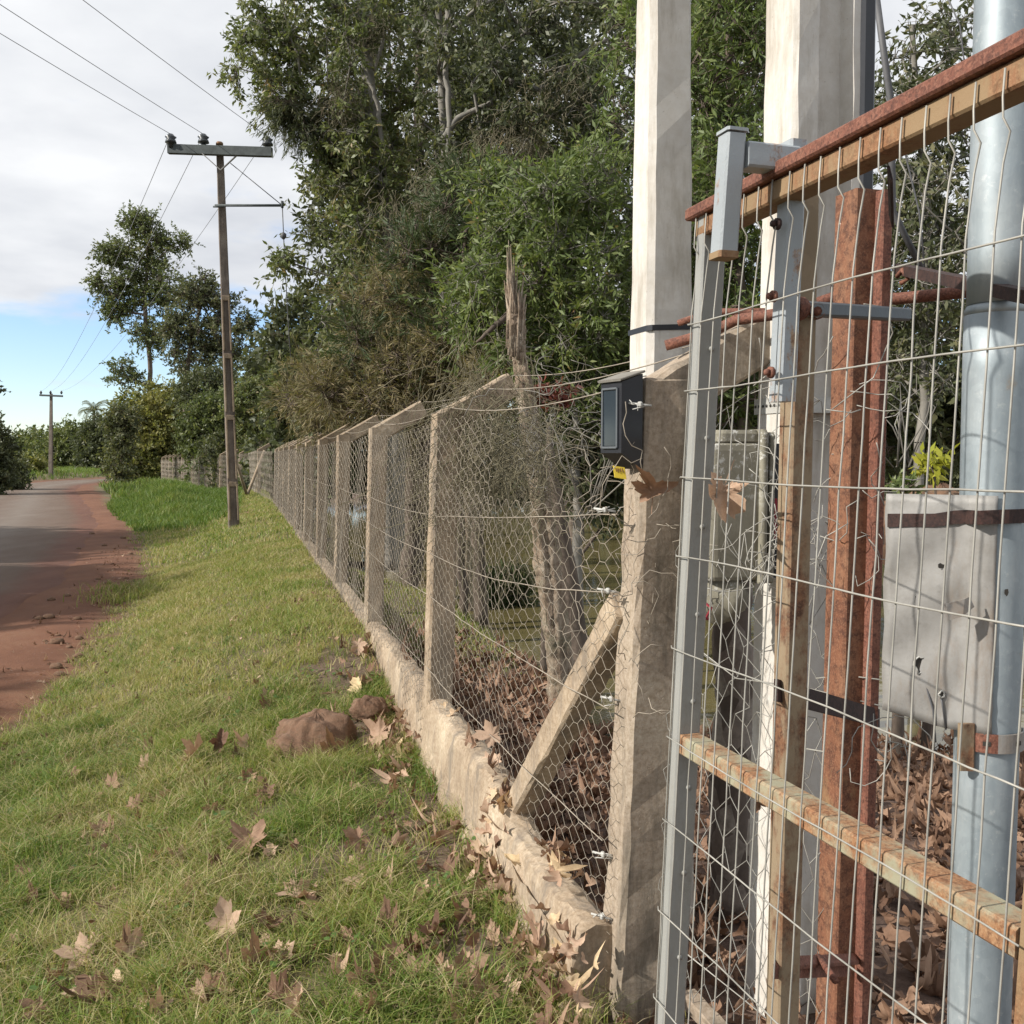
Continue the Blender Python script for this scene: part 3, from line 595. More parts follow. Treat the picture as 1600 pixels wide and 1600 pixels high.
for (on, px, py, sz, pr, lab) in LV:
    g = G(px, py+sz*.15)
    if px > 1000: g = P(px, py, {1128: 2.02, 1020: 2.72, 1185: 1.88}[px])
    elif px == 770: g = P(px, py, 3.95)
    dist = g.y; size = sz*dist/F*(.98 if px < 1000 or px > 1150 else 1.1); pv, pf = PROT[pr % 6]
    air = px > 1000
    e = Matrix.Rotation(rnd.uniform(0, 6.28), 3, 'Z')
    tl = Matrix.Rotation(rnd.uniform(.35, 1.25) if not air else 1.35, 3, 'X') @ Matrix.Rotation(rnd.gauss(0, .35), 3, 'Y')
    M = np.array(tl @ e) if px != 1128 else np.array(Matrix.Rotation(1.45, 3, 'X') @ Matrix.Rotation(2.8, 3, 'Z'))
    V = pv @ M.T*size
    if not air: V[:,2] -= V[:,2].min()*.75
    V = V + np.array(g) + np.array([0, 0, .015 if not air else 0])
    tn = rnd.uniform(.25, .8)
    if 'orange' in lab or 'rust' in lab: tn = .35
    if 'dark' in lab: tn = .05
    if 'yellow' in lab: tn = 1.0
    if 'pale' in lab or 'big dry' in lab: tn = .72
    o = npmesh('dry_leaf', V, pf, 'dry_leaf', tint=np.full(len(V), tn)); tag(o, lab, 'dry leaf', 'separate dry leaves lying about'); LEAFOBJ.append(o)
# small leaves that nothing tells apart
for k in range(150):
    px, py = rnd.uniform(20, 800), 1010+580*rnd.random()**.6
    g = G(px, py)
    if (g.x-fx(g.y)) > -.15 or g.x < sh_x(g.y)+.1: continue
    pv, pf = PROT[k % 6]; M = np.array(Matrix.Rotation(rnd.uniform(.1, .9), 3, 'X') @ Matrix.Rotation(rnd.uniform(0, 6.28), 3, 'Z'))
    V = pv @ M.T*rnd.uniform(.03, .085); V[:,2] -= V[:,2].min()*.8; V = V+np.array(g)+np.array([0, 0, .012])
    o = npmesh('dry_leaf', V, pf, 'dry_leaf', tint=np.full(len(V), rnd.uniform(0, .85))); tag(o, 'small brown leaf half hidden among the grass blades of the lawn', 'dry leaf', 'small dry leaves in the grass')

# ------------------------------------------------------------------ boulder and rubble
def rocky(c, rx, ry, rz, seed, flat=None, n=44):
    r = np.random.default_rng(seed); V = []; Fs = []
    th = np.linspace(0, math.pi, n); ph = np.linspace(0, 2*math.pi, 2*n, endpoint=False)
    A, B = np.meshgrid(th, ph, indexing='ij'); x, y, z = np.sin(A)*np.cos(B), np.sin(A)*np.sin(B), np.cos(A)
    o = r.uniform(0, 9, 3); d = 1+.05*np.abs(np.sin(5*x+3*z+o[1]))-.06*np.abs(np.sin(7*y-4*z+o[0]))+.025*np.sin(27*x+19*z)*np.sin(23*y)+.10*np.sin(3*x+o[0])*np.sin(3.3*y+o[1])+.06*np.sin(6*x+7*y+5*z+o[2])+.03*np.sin(15*x-11*y+13*z)+r.normal(0, .012, x.shape)
    X, Y, Z = x*d*rx, y*d*ry, z*d*rz
    if flat is not None: X = np.minimum(X, flat+.012*np.sin(20*Y))
    V = np.stack([X, Y, Z], 2).reshape(-1, 3)+np.array(c); m = 2*n
    i = np.arange(n-1)[:,None]*m; j = np.arange(m)[None,:]; jn = (j+1) % m
    return V, np.stack([i+j, i+m+j, i+m+jn, i+jn], 2).reshape(-1, 4)
g = G(478, 1182); bo = thing('boulder', g, 'rounded red brown boulder with a flat cut right end, half sunk in the grass', 'boulder')
V, Fc = rocky(g+Vector((.03, .14, -.005)), .28, .27, .20, 3, .20); V = V*1.0; V = V*1.0; npmesh('boulder_body', V, Fc, 'rock', bo, smooth=False)
g = G(575, 1128); V, Fc = rocky(g+Vector((0, .05, .06)), .11, .09, .08, 8); o = npmesh('brick_lump', V, Fc, 'rock', smooth=True); tag(o, 'dark red broken lump wedged between the boulder and the low wall', 'stone')
for k in range(46):
    px, py = rnd.uniform(60, 235), rnd.uniform(800, 1060); g = G(px, py)
    if not (-1.3 < g.x-sh_x(g.y) < .15): continue
    s = rnd.uniform(.02, .055); V, Fc = rocky(g+Vector((0,0,s*.3)), s*1.3, s, s*.7, k+20, n=8); o = npmesh('pebble', V, Fc, 'rock', smooth=True); tag(o, 'small reddish stone loose on the dirt shoulder of the road', 'pebble', 'loose stones on the road shoulder')

# ------------------------------------------------------------------ concrete post and netting fence
H_EL = 1.79; LEAN = math.tan(R(1.8))
fence = thing('netting_fence', (fx(2.83), 2.83, 0), 'long wire netting fence on bent concrete posts with a low wall, running along the verge', 'fence')
def fpost(base, w, parent, h=H_EL, arm=.40, lean=LEAN, mat='concrete_post', jit=.0018, sub=14, d=FD, n=FN, zb=-.15, name='post'):
    m = MB(); b = Vector(base); up = (Vector((0, 0, 1)) + n*lean).normalized()
    top = b+up*h; sec = chsec(w, w*1.02, w*.09)
    m.prism([b+up*zb, top+up*(w*.25)], sec, n, d, jit=jit, sub=sub)
    ad = (n*.88+Vector((0,0,1))*.475).normalized()
    if arm: m.prism([top-ad*w*.15-up*w*.08, top+ad*arm], chsec(w*.95, w*.95, w*.08), d, ad.cross(d), jit=jit, sub=6)
    return m.build(name, mat, parent)
PY = [2.83, 5.16, 7.68, 10.2, 12.7, 15.2, 17.7, 20.3, 22.9, 25.6, 28.4]
def gz(y): return float(T(fx(y)-.1, y))*.0
for i, y in enumerate(PY):
    if i == 0: fpost((.350, 2.84, 0), .145, fence, h=1.78, arm=.42, lean=math.tan(R(2.6)), mat='concrete_weathered', jit=.0022, sub=24, name='corner_post')
    else: fpost((fx(y), y, 0), .134, fence, jit=.0016 if i < 4 else 0, sub=16 if i < 4 else 1)
# strut in the plane of the fence
m = MB(); a = P(972, 962, 2.93); b = P(806, 1262, 3.72); b.z -= .02
m.prism([a+(a-b).normalized()*.05, b+(b-a).normalized()*.06], chsec(.09, .10, .009), FN, jit=.002, sub=16); m.build('strut', 'concrete_post', fence)
# low wall, rough and chipped near the corner
m = MB(); ys = [2.80+.04*k for k in range(120)]
def wall_rows(ys):
    vs = []
    for y in ys:
        t_ = .345 if y > 3.72 else .285; t_ -= .05*max(0, math.sin((y-2.4)*2.1))*(y < 3.6); t_ += float(snoise(y*3, 1.0, 2.0))*.012
        fo = float(snoise(y, 7.0, 4.0))
        prof = [(.065,-.30),(.065,.02),(.064,.14),(.062,t_-.05),(.052,t_-.012),(.030,t_),(0,t_+.004),(-.032,t_),(-.052,t_-.012),(-.062,t_-.045),(-.068,t_-.09),(-.074,.16),(-.077,.12),(-.080,.085),(-.085-.01*fo,.05),(-.095-.02*fo,.01),(-.11-.03*fo,-.05),(-.14,-.30)]
        for k, (u, z) in enumerate(prof):
            q = Vector((fx(y), y, 0))+FN*u; n_ = float(snoise(y*9+k*.9, z*20+k, 1.0))*.0018+float(snoise(y*23+k*2.1, z*47, 1.0))*.003
            c_ = .02*max(0, math.sin(y*11+math.sin(y*5)*3))**8 if 4 < k < 10 else 0
            q -= FN*n_*1.3; vs.append((q.x+rnd.gauss(0,.0022), q.y+rnd.gauss(0,.004), z+n_*.7+rnd.gauss(0,.0022)-c_))
    n = 18; return vs, [(i*n+j, i*n+(j+1) % n, (i+1)*n+(j+1) % n, (i+1)*n+j) for i in range(len(ys)-1) for j in range(n)]+[tuple(range(n))[::-1]]
vs, fs = wall_rows(ys); m.add(vs, fs)
q0 = Vector((fx(ys[-1]), ys[-1], 0)); q1 = Vector((fx(28.4), 28.4, 0)); m.prism([q0, q1], [(-.06,-.3),(.06,-.3),(.06,.31),(-.06,.31)], FN, Vector((0,0,1)), sub=10, jit=.006)
m.build('low_wall', 'concrete_post', fence)
# broken concrete footing spill at the outer foot of the wall
for k, (px, py, s) in enumerate([(742,1330,.06),(800,1420,.055),(905,1575,.07)]):
    g = G(px, py); V, Fc = rocky(g+Vector((.0, 0, -.01)), s, s*1.3, s*.55, 60+k, n=14); npmesh('footing', V, Fc, 'concrete_post', fence, smooth=False)
# hexagonal netting
def hexnet(org, du, dv, L, Hh, cw, ch, rad, offs, jit=.0, n=3, sw=False):
    if sw: o_, j_ = offs, jit; du, dv, L, Hh = dv, du, Hh, L; offs = lambda q: o_(q[:, ::-1]); jit = (lambda q: j_(q[:, ::-1])) if callable(j_) else j_
    """zig-zag wires; offs(u,v)->world offset array. returns verts,faces"""
    A = []; B = []
    nu = int(L/cw); nv = int(Hh/ch)
    # hexagon net: vertical twists with diagonal links
    iu, iv = np.meshgrid(np.arange(nu+1), np.arange(nv+1), indexing='ij'); iu = iu.ravel(); iv = iv.ravel()
    sh = (iv % 2)*.5
    u = (iu+sh)*cw; v0 = iv*ch; v1 = v0+ch*.42; vt = v0+ch
    segs = [((u, v0), (u, v1)), ((u, v1), (u-cw*.5, vt)), ((u, v1), (u+cw*.5, vt))]
    for (a, b) in segs:
        ok = (a[0] >= 0) & (b[0] >= 0) & (a[0] <= L) & (b[0] <= L) & (b[1] <= Hh)
        A.append(np.stack([a[0][ok], a[1][ok]], 1)); B.append(np.stack([b[0][ok], b[1][ok]], 1))
    A = np.concatenate(A); B = np.concatenate(B)
    def W_(q):
        k = np.round(q/[cw*.5, ch*.01]).astype(np.int64); hsh = np.sin(k[:,0]*12.9898+k[:,1]*78.233)*43758.5453; r1 = hsh-np.floor(hsh)-.5; h2 = np.sin(k[:,0]*39.3+k[:,1]*11.1)*24634.6; r2 = h2-np.floor(h2)-.5; h3 = np.sin(k[:,0]*7.3+k[:,1]*51.1)*14634.6; r3 = h3-np.floor(h3)-.5
        jt = jit(q) if callable(jit) else jit
        return org + q[:,:1]*du + q[:,1:]*dv + offs(q) + (r1*jt)[:,None]*du + (r2*jt)[:,None]*dv + (r3*jt)[:,None]*np.cross(du, dv)
    return frusta(W_(A), W_(B), rad, rad, n)
fd, fn, uz = np.array(FD), np.array(FN), np.array((0, 0, 1.0)); upv = (uz+fn*LEAN)
for i in range(len(PY)-1):
    y0, y1 = PY[i], PY[i+1]; L = (y1-y0)/.9644
    org = np.array([fx(y0), y0, .0]) - fn*(.083 if i else .068); near = i < 2
    cw, ch = (.056, .066) if i == 0 else ((.058, .070) if i == 1 else ((.075, .10) if i < 5 else (.11, .16)))
    rad = .00115 if i == 0 else (.0015 if i == 1 else (.0027 if i < 5 else .0050))
    def offs(q, i=i, L=L):
        b = np.sin(q[:,0]/L*math.pi)*(.02*np.sin(q[:,1]*4+i)+.015*np.sin(q[:,0]*5+i*2)); sag = -.025*np.sin(q[:,0]/L*math.pi)*(q[:,1]/1.7)
        return b[:,None]*fn + sag[:,None]*uz
    jt = (lambda q: .005+.009*np.exp(-((q[:,0]-.15)/.4)**2)*sm(q[:,1], .9, 1.35)) if i == 0 else .005
    hh = 1.46 if i == 0 else 1.79
    fdu = fd
    if i == 0: o1 = np.array((fx(y1), y1, 0))-fn*.068; org = np.array((.275, 2.79, 0)); L = np.linalg.norm(o1-org); fdu = (o1-org)/L
    V, Fc = hexnet(org, fdu, upv, L, hh, cw, ch, rad, offs, jt, sw=True)
    if i == 0:
        V2, F2 = hexnet(org+fdu*1.2+uz*1.30, fdu, upv, L-1.2, .48, cw, ch, rad, lambda q: np.zeros((len(q), 3)), .008, sw=True); V, Fc = vcat([(V, Fc), (V2, F2)])
    npmesh('wire_netting', V, Fc, 'hex_wire', fence)
# straight tension wires with slight sag, on the posts
def wirepts(a, b, sag, n=14, wob=0): return [Vector(a).lerp(Vector(b), k/n)-Vector((0,0,sag*4*(k/n)*(1-k/n)))+Vector((rnd.gauss(0, wob), rnd.gauss(0, wob), rnd.gauss(0, wob))) for k in range(n+1)]
m = MB()
for z, sg in ((1.44, .012), (1.215, .045), (.88, .02), (.50, .02)):
    zb = {1.44: 1.30, 1.215: 1.10}.get(z, z)
    m.tube(wirepts(Vector((.325+z*.045-.09, 2.80, z)), Vector((fx(5.16)-.06+zb*.03, 5.13, zb)), sg, wob=.002), .0021, 4)
    for i in range(1, len(PY)-1):
        r = .0022 if i < 4 else .0035
        m.tube(wirepts(Vector((fx(PY[i]), PY[i], zb))-FN*(.066-zb*LEAN), Vector((fx(PY[i+1]), PY[i+1], zb-.0))-FN*(.066-zb*LEAN), .02, 6), r, 4)
for k, (za, up) in enumerate(((0, .0), (.2, .1), (.36, .17))):
    for i in range(len(PY)-1):
        a = Vector((fx(PY[i]), PY[i], H_EL+.07+up))+FN*(za+.06); b = Vector((fx(PY[i+1]), PY[i+1], H_EL+.07+up))+FN*(za+.06)
        if i == 0: a.z -= .06; a += Vector((.02, 0, 0))
        m.tube(wirepts(a, b, .04, 10), .0022 if i < 4 else .004, 4)
m.build('tension_wire', 'hex_wire', fence)
# white wire clips on the corner post
for (px, py, Y) in [(945,797,2.80),(950,923,2.84),(955,1092,2.86),(942,1335,2.86),(940,1432,2.82),(1000,632,2.74)]:
    c = P(px, py, Y); m = MB(); m.box(c, .020, .012, .016, FD, .004); m.tube([c+Vector((-.03, .01, .004)), c, c+Vector((.03, -.01, -.004))], .0035, 5); 
    for q in range(3): m.tube([c+Vector((rnd.uniform(-.03,.03), 0, rnd.uniform(-.015,.015))), c+Vector((rnd.uniform(-.03,.03), -.01, rnd.uniform(-.02,.02)))], .0016, 4)
    m.build('wire_tensioner', 'white_plastic', fence)
# tangled loose wires near the corner post
m = MB()
def tangle(c, r, n, rad=.0013, seg=7, drift=None):
    for _ in range(n):
        p = Vector(c)+Vector((rnd.gauss(0, r[0]), rnd.gauss(0, r[1]), rnd.gauss(0, r[2]))); d = Vector((rnd.gauss(0,1), rnd.gauss(0,.3), rnd.gauss(0,1))).normalized(); pts = [p]
        for k in range(seg):
            d = (d+Vector((rnd.gauss(0,.75), rnd.gauss(0,.3), rnd.gauss(0,.75)))).normalized(); p = p+d*.032; pts.append(p)
        m.tube(pts, rad, 4)
for ar in ((P(920, 770, 2.85), (.04, .03, .05), 9, .0011), (P(1010, 690, 2.66), (.03, .02, .06), 3), (P(1030, 840, 2.68), (.03, .02, .08), 4), (P(985, 930, 2.72), (.05, .02, .05), 7), (P(1010, 1080, 2.7), (.03, .02, .06), 2)):
    m = MB(); tangle(*ar); m.build('loose_wire', 'hex_wire', fence)

# netting stretched from the corner post to the rusty beam, behind the gate
gap = thing('gap_netting', (.6, 2.7, 0), 'crumpled hexagonal netting closing the gap between corner post and rusty beam', 'netting')
a = np.array(P(1035, 900, 2.74)); b = np.array(P(1372, 900, 2.42)); a[2] = b[2] = .06; L = float(np.linalg.norm(b-a)); du = (b-a)/L
V, Fc = hexnet(a, du, uz+np.array((.03, 0, 0)), L, 1.36, .058, .078, .0013, lambda q: (.03*np.sin(q[:,0]*9+q[:,1]*3))[:,None]*np.array((0, 1., 0)), lambda q: .018+.05*np.exp(-((q[:,0]-L*.55)/.12)**2)*sm(q[:,1], .5, 1.0))
npmesh('hexagon_wires', V, Fc, 'mesh_wire', gap)
for ar in ((P(1235, 800, 2.5), (.04, .03, .09), 30, .0012), (P(1250, 650, 2.5), (.02, .02, .04), 7), (P(1180, 900, 2.5), (.05, .02, .04), 10), (P(1350, 640, 2.36), (.02, .01, .03), 4), (P(1380, 1130, 2.34), (.02, .01, .04), 7), (P(1350, 830, 2.36), (.03, .01, .07), 6)):
    m = MB(); tangle(*ar); m.build('wire_tangle', 'mesh_wire', gap)
m = MB()
m.tube([P(1060,990,2.7), P(1150,1060,2.62), P(1260,1075,2.5), P(1385,1105,2.38)], .0018, 5)
m.build('loose_strand', 'mesh_wire', gap); m = MB(); m.tube([P(1260,1170,2.5), P(1320,1180,2.45), P(1385,1190,2.38)], .0018, 5); m.tube([P(1275,1060,2.5), P(1320,1055,2.44), P(1375,1062,2.38)], .0018, 5)
m.build('loose_strand', 'mesh_wire', gap); m = MB(); m.tube([P(1290,640,2.38), P(1330,645,2.36), P(1345,640,2.36)], .0016, 5)
m.build('loose_strand', 'mesh_wire', gap); m = MB(); m.tube([P(1060,1480,2.7), P(1160,1560,2.6), P(1220,1610,2.5)], .0018, 5); m.build('loose_strand', 'mesh_wire', gap); m = MB(); m.tube([P(1300,640,2.36),P(1365,590,2.34),P(1395,520,2.33),P(1385,480,2.3),P(1350,475,2.25)], .0016, 5)
m.build('loose_strand', 'mesh_wire', gap)

# second fence beyond the bend
def spread(a, b, n): return [Vector(a).lerp(Vector(b), k/n) for k in range(n+1)]
far = thing('far_netting_fence', (-6.85, 29.0, 0), 'distant netting fence on concrete posts curving away behind the green mound', 'fence')
fp = [Vector((fx(28.4), 28.4, 0)), Vector((-8.6, 33.6, 0)), Vector((-10.2, 38.8, 0))]+spread((-11.8, 43, -.05), (-27.5, 78, -.25), 13)
fp[1].z = .05
for i, b in enumerate(fp):
    if i == 0: continue
    d = (fp[min(i+1, len(fp)-1)]-fp[i-1]).normalized(); nn = Vector((d.y, -d.x, 0)); nn.normalize()
    fpost(b, .13, far, h=1.78, arm=.4, jit=0, sub=1, d=Vector((d.x, d.y, 0)).normalized(), n=nn, zb=-.5)
    a_ = fp[i-1]; L = (b-a_).length; du = np.array((b-a_).normalized())
    V, Fc = hexnet(np.array(a_)-np.array(nn)*.08, du, uz, L, 1.78, .20 if i < 6 else .26, .22 if i < 6 else .30, .0042 if i < 6 else .0065, lambda q: np.zeros((len(q), 3)), .01)
    npmesh('wire_netting', V, Fc, 'hex_wire', far)
m = MB(); m.prism(fp[:4], [(-.08,-.4),(.08,-.4),(.08,.30),(-.08,.30)], Vector((.96,.26,0)), Vector((0,0,1)), sub=8, jit=.01); m.build('low_wall', 'concrete_post', far)
m = MB()
for q in ((0, .05), (1, .6)): m.tube([fp[1]+Vector((-.0+.02, -1.5, .3)), fp[1]+Vector((-.15+q[1]*.8, -2.6+q[0]*2.2, 1.75))], .05, 6)
m.build('strut', 'concrete_post', far)

# ------------------------------------------------------------------ welded wire gate
GT = math.tan(R(2.4)); GD = Vector((-.3040, .9527, 0)); GN = Vector((.9527, .3040, 0)); GUP = (Vector((0,0,1))+GN*GT).normalized()
def gp(y, z, off=0.0):    # a point of the gate plane at depth y and height z, off metres towards the road side
    x = 1.056-.319*y + (z-1.45)*GT; return Vector((x, y, z)) - GN*off
gate = thing('wire_gate', gp(2.15, 0), 'leaning welded wire gate in a rusty steel frame, nearest the camera', 'gate')
YS, YE = 2.15, 1.215
sq = lambda a, b: chsec(a, b, .004)
m = MB(); a, b = gp(YS-.012, .10, -.027), gp(YS-.012, 2.112, -.027); m.prism([a, b], sq(.055, .034), GN, GD, sub=20)
for k in range(9): m.tube([gp(YS-.035, .5+.19*k, -.030), gp(YS-.031, .5+.19*k, -.030)], .006, 8)
m.build('stile', 'stile_paint', gate, 'grey painted stile')
m = MB(); m.prism([gp(YE, .10, -.027), gp(YE, 2.10, -.027)], sq(.055, .034), GN, GD, sub=12); m.build('stile', 'rust_ochre', gate, 'rusty stile')
def rail(z0, z1, a, b, off, name, mat, y0=YS, y1=YE, lab=None):
    m = MB(); m.prism([gp(y0, z0, off), gp(y1, z1, off)], sq(a, b), GN, GUP, sub=1); return m.build(name, mat, gate, lab)
rail(2.088, 2.105, .055, .040, -.027, 'top_rail', 'rust_ochre', YS+.005, YE-.02)
rail(2.122, 2.139, .075, .026, -.022, 'cover_strip', 'rust_red', YS+.03, YE-.03)
rail(.978, .978, .052, .042, -.027, 'middle_rail', 'rail_paint', YS-.03, YE+.02)
rail(.12, .12, .05, .04, -.027, 'bottom_rail', 'rust_ochre')
# the welded panel: vertical wires with a kink below the rail, horizontal wires
wire_y = []; y = YS
m = MB(); k = 0
while y > YE-.01:
    j1 = rnd.gauss(0, .0022); y_ = y + j1
    kink = .010 if 2 < k else .003
    pts = [gp(y_, 2.112, .006), gp(y_, 2.075, .007), gp(y_-.007, 2.045, .011), gp(y_-.009, 2.028, -.0), gp(y_+.001, 1.99, -.002)]
    for q in range(1, 22):
        z = 1.99-q*.09; w = rnd.gauss(0, .0009); bow = .012*math.sin(q/22*math.pi)*math.sin(k*.7)*.45
        pts.append(gp(y_+w+bow*.3, z, .005+abs(math.sin(z*15.7))*.0))
    m.tube(pts, .00165, 6); y -= .0476; k += 1
for z in (1.885, 1.742, 1.553, 1.386, 1.186, .985, .80, .60, .40, .20):
    z += 0
    pts = [gp(YS-t*.98*(1/20.0)*1.0, z+.003*math.sin(t*.35+z*9)+rnd.gauss(0,.0004), .0105) for t in range(0, 20)]; pts = [gp(YS+.01, z, .006)]+pts
    m.tube(pts, .00165, 6)
m.build('wire_panel', 'mesh_wire', gate)
m = MB(); m.prism([gp(1.62, 2.06, -.05), P(1393, 345, 1.78)], sq(.006, .032), GN); m.build('diagonal_brace', 'rust_dark', gate)

# ------------------------------------------------------------------ latch post and hook bracket
latch = thing('latch_post', (.54, 1.98, 0), 'rust and ochre steel latch post standing behind the gate wires', 'post')
lb, lt = P(1222, 1600, 2.0), P(1253, 305, 2.0); d = (lb-lt).normalized(); lb = lb+d*.40
m = MB(); m.prism([lb, lt], sq(.05, .05), GN, GD, sub=40); m.build('tube', 'rust_yellow', latch)
m = MB()
m.prism([P(1212,1078,1.97), P(1372,1122,2.42)], [(-.004,-.022),(.004,-.022),(.004,.022),(-.004,.022)], Vector((1,-.3,0)).normalized(), None, sub=5)
m.build('cross_strip', 'rust_dark', latch)
m = MB(); m.prism([P(1210,1506,1.97), P(1342,1498,2.42)], [(-.022,-.004),(.022,-.004),(.022,.004),(-.022,.004)], Vector((.3,1,0)).normalized(), Vector((0,0,1)), sub=5)
m.prism([P(1208,1518,1.95), P(1330,1516,2.40)], [(-.004,-.014),(.004,-.014),(.004,.014),(-.004,.014)], Vector((.3,1,0)).normalized(), Vector((0,0,1)), sub=5); m.tube([P(1278,1495,2.2), P(1305,1532,2.05)], .008, 8); m.build('lower_bracket', 'rust_red', latch)
hook = thing('hook_bracket', (.41, 1.85, 1.9), 'grey painted steel hook bracket straddling the top rail of the gate', 'bracket')
f0, f1 = P(1144, 212, 1.84), P(1131, 398, 1.84)
m = MB(); m.prism([f0, f1], sq(.038, .040), GN, GD, sub=4)
cap = f0+(f0-f1).normalized()*.003; m.prism([cap, cap+(f0-f1).normalized()*.006], sq(.044, .046), GN, GD); fleg = m.build('front_leg', 'grey_paint', hook)
m = MB(); m.prism([f1-(f1-f0).normalized()*.004, f1+(f1-f0).normalized()*.008], sq(.041, .043), GN, GD); m.build('foot_rim', 'rust_ochre', fleg)
t1 = f0+GN*.150+Vector((0,0,-.012)); 
m = MB(); m.prism([f0+GN*.0225+Vector((0,0,-.035)), t1-GN*.02+Vector((0,0,-.035+.012))], sq(.044, .046), GD, Vector((0,0,1)), sub=3); m.build('top_arm', 'grey_paint', hook)
b0, b1 = P(1240, 222, 1.885), P(1222, 628, 1.885)
m = MB(); m.prism([b0, b1], sq(.036, .042), GN, GD, sub=4); m.build('rear_leg', 'grey_paint', hook)
for (px, py) in ((1208, 463), (1204, 582), (1214, 350)):
    c = P(px, py, 1.862); m = MB(); m.tube([c+GN*.004, c-GN*.003], [.011, .011], 10); m.tube([c-GN*.003, c-GN*.012], [.0065, .006], 6); m.build('bolt', 'rust_dark' if py < 400 else 'rust_red', hook)
# ------------------------------------------------------------------ square latch bolt tube lying across
lbt = thing('latch_bar', P(1240, 485, 2.0), 'dark grey square tube with a rusty open end, set across latch post and beam', 'bar')
A_, B_ = P(1246, 482, 1.93), P(1414, 492, 2.22)
m = MB(); m.prism([A_, B_], sq(.028, .030), Vector((0,0,1)), sub=8); m.build('square_tube', 'grey_dark', lbt)
m = MB(); dd = (B_-A_).normalized()
ring = [A_+dd*s_ for s_ in (-.022, -.02, .006, .006, -.018)]; m.tube([A_-dd*.022, A_-dd*.021, A_+dd*.010], [.021, .023, .023], 14, cap=False); m.tube([A_-dd*.022, A_+dd*.008], [.018, .018], 14, cap=False); m.build('open_end', 'rust_red', lbt)
c = P(1276, 487, 1.93); m = MB(); m.tube([c, c+Vector((-.002,-.012,0))], [.016, .014], 10, cap=False); m.tube([c, c+Vector((-.001,-.009,0))], .009, 8); m.build('round_weld', 'rust_red', lbt)

# ------------------------------------------------------------------ rusty beam
beam = thing('rusty_beam', (.86, 2.45, 0), 'thick rust streaked steel beam upright between latch post and galvanised pipe', 'beam')
bb, bt = P(1316, 1600, 2.46), P(1350, 303, 2.46); d = (bb-bt).normalized(); bb = bb+d*.25
m = MB(); m.prism([bb, bt], sq(.104, .088), GN.lerp(Vector((1,0,0)), .1), None, sub=44); m.build('beam_body', 'rust_mixed', beam)
m = MB(); bt2 = P(1378, 300, 2.42); bb2 = P(1342, 1600, 2.42)+d*.25; m.prism([bb2, bt2], sq(.030, .05), GN, None, sub=30); m.build('edge_angle', 'rust_red', beam)
m = MB(); c = P(1402, 432, 2.38); m.tube([c, c+Vector((.0, -.03, .01)), c+Vector((.012, -.035, -.012)), c+Vector((0,-.02,-.02))], .006, 6); m.build('ring_hook', 'rust_red', beam)
rod = MB(); rod.prism([P(1405, 420, 2.42), P(1600, 462, 1.75), P(1720, 490, 1.6)], [(-.012,-.014),(.012,-.014),(.012,.014),(-.012,.014)], Vector((0,0,1)), None, sub=6)
tag(rod.build('steel_bar', 'rust_dark'), 'dark red steel bar running from the rusty beam past the galvanised pipe', 'bar')
rp = MB(); pts = [P(1060, 505, 2.95), P(1112, 487, 2.9), P(1195, 487, 2.74)]; rp.tube(pts, [.010]*3, 8)
pts = [P(1040, 540, 2.9), P(1110, 520, 2.87), P(1150, 500, 2.76), P(1240, 487, 2.68), P(1310, 462, 2.66), P(1400, 467, 2.62), P(1520, 455, 2.5), P(1640, 452, 2.4)]; rp.tube(pts, .0155, 10)
tag(rp.build('rusty_pipe', 'rust_red'), 'thin scaly rusty pipe threaded behind beam and gate bracket', 'pipe')

# ------------------------------------------------------------------ concrete utility poles beside the gate
def ppole(name, lab, c0, z1, w0, w1, d0, d1, recess, mat):
    t_ = thing(name, c0, lab, 'utility pole'); m = MB(); n_ = 60
    def sec(w, d): 
        c = .012; h = w/2; g = d/2; r = recess
        if r: return [(-h,-g+c),(-h+c,-g),(-h+.075,-g),(-h+.088,-g+r),(h-.065,-g+r),(h-.052,-g),(h-c,-g),(h,-g+c),(h,g-c),(h-c,g),(-h+c,g),(-h,g-c)]
        return [(-h,-g+c*1.6),(-h+c*1.6,-g),(h-c,-g),(h,-g+c),(h,g-c),(h-c,g),(-h+c,g),(-h,g-c)]
    vs = []; fs = []
    for i in range(n_+1):
        f = i/n_; p = Vector(c0)+Vector((0,0,-.3+(z1+.3)*f))
        for (u, v) in sec(w0+(w1-w0)*f, d0+(d1-d0)*f):
            q = p+GN*u+GD*v; vs.append((q.x+rnd.gauss(0,.0012), q.y+rnd.gauss(0,.0012), q.z+rnd.gauss(0,.003)))
    n = len(sec(1,1)); fs = [(i*n+j, i*n+(j+1) % n, (i+1)*n+(j+1) % n, (i+1)*n+j) for i in range(n_) for j in range(n)]+[tuple(range(n))[::-1], tuple(n_*n+j for j in range(n))]
    m.add(vs, fs); m.build('shaft', mat, t_); return t_
c1 = Vector((.50, 3.36, 0)); pole_a = ppole('white_concrete_pole', 'smooth tapering white concrete pole with a black band, behind the corner post', c1, 6.2, .205, .085, .20, .07, 0, 'concrete_white')
def pa_w(z): f = (z+.3)/6.5; return .205+(.085-.205)*f, .20+(.07-.20)*f
